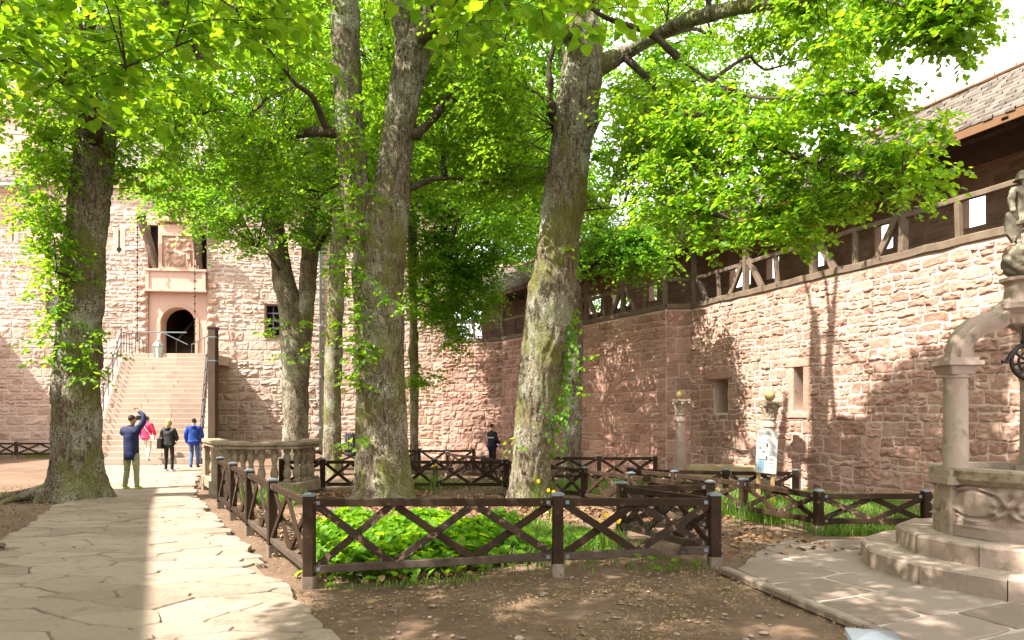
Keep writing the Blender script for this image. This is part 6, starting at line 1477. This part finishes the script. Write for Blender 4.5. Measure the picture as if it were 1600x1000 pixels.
# woman in black
Y = 21.3; c = at(264, Y); c.z += .02
arms = [[(-.18, -.01, 1.41), (-.25, .02, 1.17), (-.16, .18, 1.08), (-.06, .25, 1.10)], [(.18, -.01, 1.41), (.26, .02, 1.17), (.17, .18, 1.07), (.07, .25, 1.10)]]
_, k, put = person('person', 'blonde woman in a black hooded jacket, black leggings and white trainers', c, 1.62, -.1, arms, standleg(.05), (flatc('black_jacket', (.017, .016, .018), .6), (flatc('black_leggings', (.014, .014, .016)), .3), flatc('white_trainer', (.7, .7, .68)), flatc('blonde_hair', (.45, .29, .12))), (0, -.1), 'long', (.86, 1.0), 0, 3, 1.1, True)
bg = thing('rucksack', 'black bag hanging at the side of the blonde woman', 'bag', c); mb = MB()
mb.beam((-.24, -.08, .78), (-.24, -.06, 1.12), .20, .24, up=(0, 1, 0), ch=.05); me = bpy.data.meshes.new('pouch'); me.from_pydata([tuple(Vector(v)*k) for v in mb.v], [], mb.f); me.materials.append(M['black']); link('pouch', me, bg)
mb = MB(); mb.tube([(-.28, -.06, 1.1), (-.25, -.06, 1.35), (-.16, -.02, 1.5)], .018, 6); me = bpy.data.meshes.new('strap'); me.from_pydata([tuple(Vector(v)*k) for v in mb.v], [], mb.f); me.materials.append(M['black']); link('strap', me, bg)
# man in blue
Y = 22.9; c = at(303, Y); c.z += .02
arms = [[(-.19, -.01, 1.41), (-.27, -.02, 1.16), (-.25, .10, .93), (-.22, .14, .86)], [(.19, -.01, 1.41), (.27, -.02, 1.16), (.24, .12, .96), (.2, .16, .9)]]
lg = [[(-.095, 0, .90), (-.09, .10, .52), (-.1, -.02, .10), (-.12, .14, .03)], [(.095, 0, .90), (.10, .05, .50), (.1, .12, .09), (.12, .28, .03)]]
person('person', 'man in a royal blue hooded jacket and jeans at the foot of the steps', c, 1.66, .25, arms, lg, (flatc('royal_blue_jacket', (.01, .042, .24)), (flatc('blue_denim', (.055, .11, .24)), 1), flatc('dark_shoe', (.04, .035, .03)), flatc('black_hair', (.02, .014, .012))), (.0, .0), 'short', (.80, 1.0), 0, 4, 1.12, True)
# guard
Y = 24.6; c = at(769, Y); c.z += .01
arms = [[(-.19, -.01, 1.41), (-.26, .02, 1.16), (-.16, .2, 1.06), (-.04, .27, 1.08)], [(.19, -.01, 1.41), (.27, .02, 1.16), (.16, .2, 1.06), (.05, .27, 1.08)]]
th, k, put = person('person', 'man in a dark uniform jacket with a pale reflective band, standing below the far wall', c, 1.74, -1.0, arms, standleg(.06), (flatc('dark_navy_uniform', (.012, .015, .03)), (flatc('black_trousers', (.012, .012, .016)), 1), flatc('dark_shoe', (.04, .035, .03)), flatc('black_hair', (.02, .014, .012))), (.01, .0), 'short', (.80, 1.0), 0, 5, 1.1)
mb = MB(); n = 20; V = []
for z in (1.235, 1.28):
    for q in range(n): a = 2*math.pi*q/n; V.append(Vector((.205*math.cos(a), -.005+.158*math.sin(a), z))*k)
mb.add(V, [(q, (q+1) % n, n+(q+1) % n, n+q) for q in range(n)]); put('reflective_band', mb.v, mb.f, flatc('reflective_grey', (.5, .52, .52)))
# statue on the well
ST_ = thing('knight_statue', 'weathered stone knight with helmet and shield standing on a carved globe above the well', 'statue', (WX, WY, 2.91))
b = SK(); sp = b.chain([(0, 0, .34), (-.005, 0, .43), (0, 0, .50), (0, -.005, .545), (-.01, -.012, .59), (-.015, -.015, .63), (-.015, -.01, .665)], [(.062, .05), (.058, .046), (.075, .055), (.035, .035), (.042, .044), (.043, .045), (.025, .025)])
b.chain([(-.095, 0, .51), (-.125, -.01, .42), (-.13, -.04, .33), (-.125, -.06, .29)], [.033, .03, .025, .018], sp[2]); b.chain([(.095, 0, .51), (.13, .0, .44), (.10, -.06, .38), (.05, -.075, .39)], [.033, .03, .025, .018], sp[2])
b.chain([(-.045, 0, .30), (-.055, -.015, .17), (-.06, 0, .04), (-.065, -.05, .015)], [.045, .035, .028, .02], sp[0]); b.chain([(.045, 0, .30), (.06, -.02, .17), (.065, .0, .04), (.075, -.05, .015)], [.045, .035, .028, .02], sp[0])
V, Fs = b.out(2); off = Vector((0, 0, .30)); V = [v+off for v in wrinkle(V, .012, 22, 3)]; me = bpy.data.meshes.new('figure'); me.from_pydata([tuple(v) for v in V], [], Fs); me.materials.append(M['statue']); me.polygons.foreach_set('use_smooth', [True]*len(me.polygons)); fig = link('figure', me, ST_)
mb = MB(); mb.lathe((-.015, -.012, .90), [(.066, .0), (.078, -.004), (.062, .012), (.056, .04), (.036, .075), (.012, .09)], 16); mb.beam((-.015, .04, .985), (-.015, -.05, .985), .008, .02); me = bpy.data.meshes.new('helmet'); me.from_pydata([tuple(v) for v in mb.v], [], mb.f); me.materials.append(M['statue']); autosmooth(link('helmet', me, ST_), 40)
mb = MB(); mb.lathe((0, 0, .56), [(.062, 0.05), (.085, -.01), (.10, -.06), (.104, -.075), (.08, -.08)], 18); me = bpy.data.meshes.new('skirt'); me.from_pydata([tuple(v) for v in mb.v], [], mb.f); me.materials.append(M['statue']); autosmooth(link('skirt', me, ST_), 50)
mb = MB(); pr = [(-.09, .62), (-.16, .60), (-.185, .5), (-.17, .40), (-.115, .32), (-.07, .40), (-.06, .52)]; mb.add([(x, -.035, z) for x, z in pr]+[(x, .0, z) for x, z in pr], [tuple(range(6, -1, -1)), tuple(range(7, 14))]+[(i, (i+1) % 7, 7+(i+1) % 7, 7+i) for i in range(7)]); me = bpy.data.meshes.new('shield'); me.from_pydata([tuple(v) for v in mb.v], [], mb.f); me.materials.append(M['statue']); link('shield', me, ST_)
nA, nZ = 60, 40; A_, Z_ = np.meshgrid(np.linspace(0, 2*np.pi, nA), np.linspace(0, 1, nZ)); rr = .155*np.sqrt(np.clip(1-((Z_-.5)/.56)**2, 0, 1))+.022*np.abs(np.sin(A_*4+Z_*9))+.012*fbm(np.stack([A_*4, Z_*9, 0*A_], -1), 3)
V = np.stack([rr*np.cos(A_), rr*np.sin(A_), Z_*.31], -1).reshape(-1, 3); idx = np.arange(nA*nZ).reshape(nZ, nA); link('globe', mesh_np('globe', V, np.stack([idx[:-1, :-1], idx[:-1, 1:], idx[1:, 1:], idx[1:, :-1]], -1).reshape(-1, 4), [M['statue']], None, True), ST_)

# ================================================================== sky, sun, camera
w = bpy.data.worlds.new('World'); SC.world = w; w.use_nodes = True; nt = w.node_tree; bg = nt.nodes['Background']
sk = nt.nodes.new('ShaderNodeTexSky'); sk.sky_type = 'NISHITA'; sk.sun_disc = False
toS = -LD; el = math.asin(toS.z); azm = math.atan2(toS.x, toS.y)
sk.sun_elevation = el; sk.sun_rotation = azm; sk.air_density = 1.0; sk.dust_density = 2.0
tc = nt.nodes.new('ShaderNodeTexCoord'); cl_ = noise(nt, tc.outputs['Generated'], 2.2, 6, .6); cf = ramp(nt, cl_, [(.30, .35, .35, .35), (.55, .95, .95, .95)])
cm = mixc(nt, cf, sk.outputs[0], (13.0, 13.0, 12.9)); nt.links.new(cm, bg.inputs[0]); bg.inputs[1].default_value = .088
sl = bpy.data.lights.new('sun', 'SUN'); sl.energy = 5.0; sl.angle = R(.55); sl.color = (1, .94, .84); so = bpy.data.objects.new('sun', sl); COL.objects.link(so); so.rotation_euler = LD.to_track_quat('-Z', 'Y').to_euler(); so.location = (-20, 0, 30)
cd = bpy.data.cameras.new('camera'); cd.lens = 24.0; cd.sensor_width = 36; cd.shift_y = 148/1600; cd.clip_end = 2000; cd.clip_start = .05
co = bpy.data.objects.new('viewpoint', cd); COL.objects.link(co); co.location = (0, 0, EYE); co.rotation_euler = (R(90), 0, 0); SC.camera = co
vs = SC.view_settings; vs.view_transform = 'Standard'; vs.look = 'None'; vs.exposure = 1.8; vs.gamma = 1
SC.cycles.max_bounces = 8; SC.cycles.transmission_bounces = 6; SC.cycles.diffuse_bounces = 5
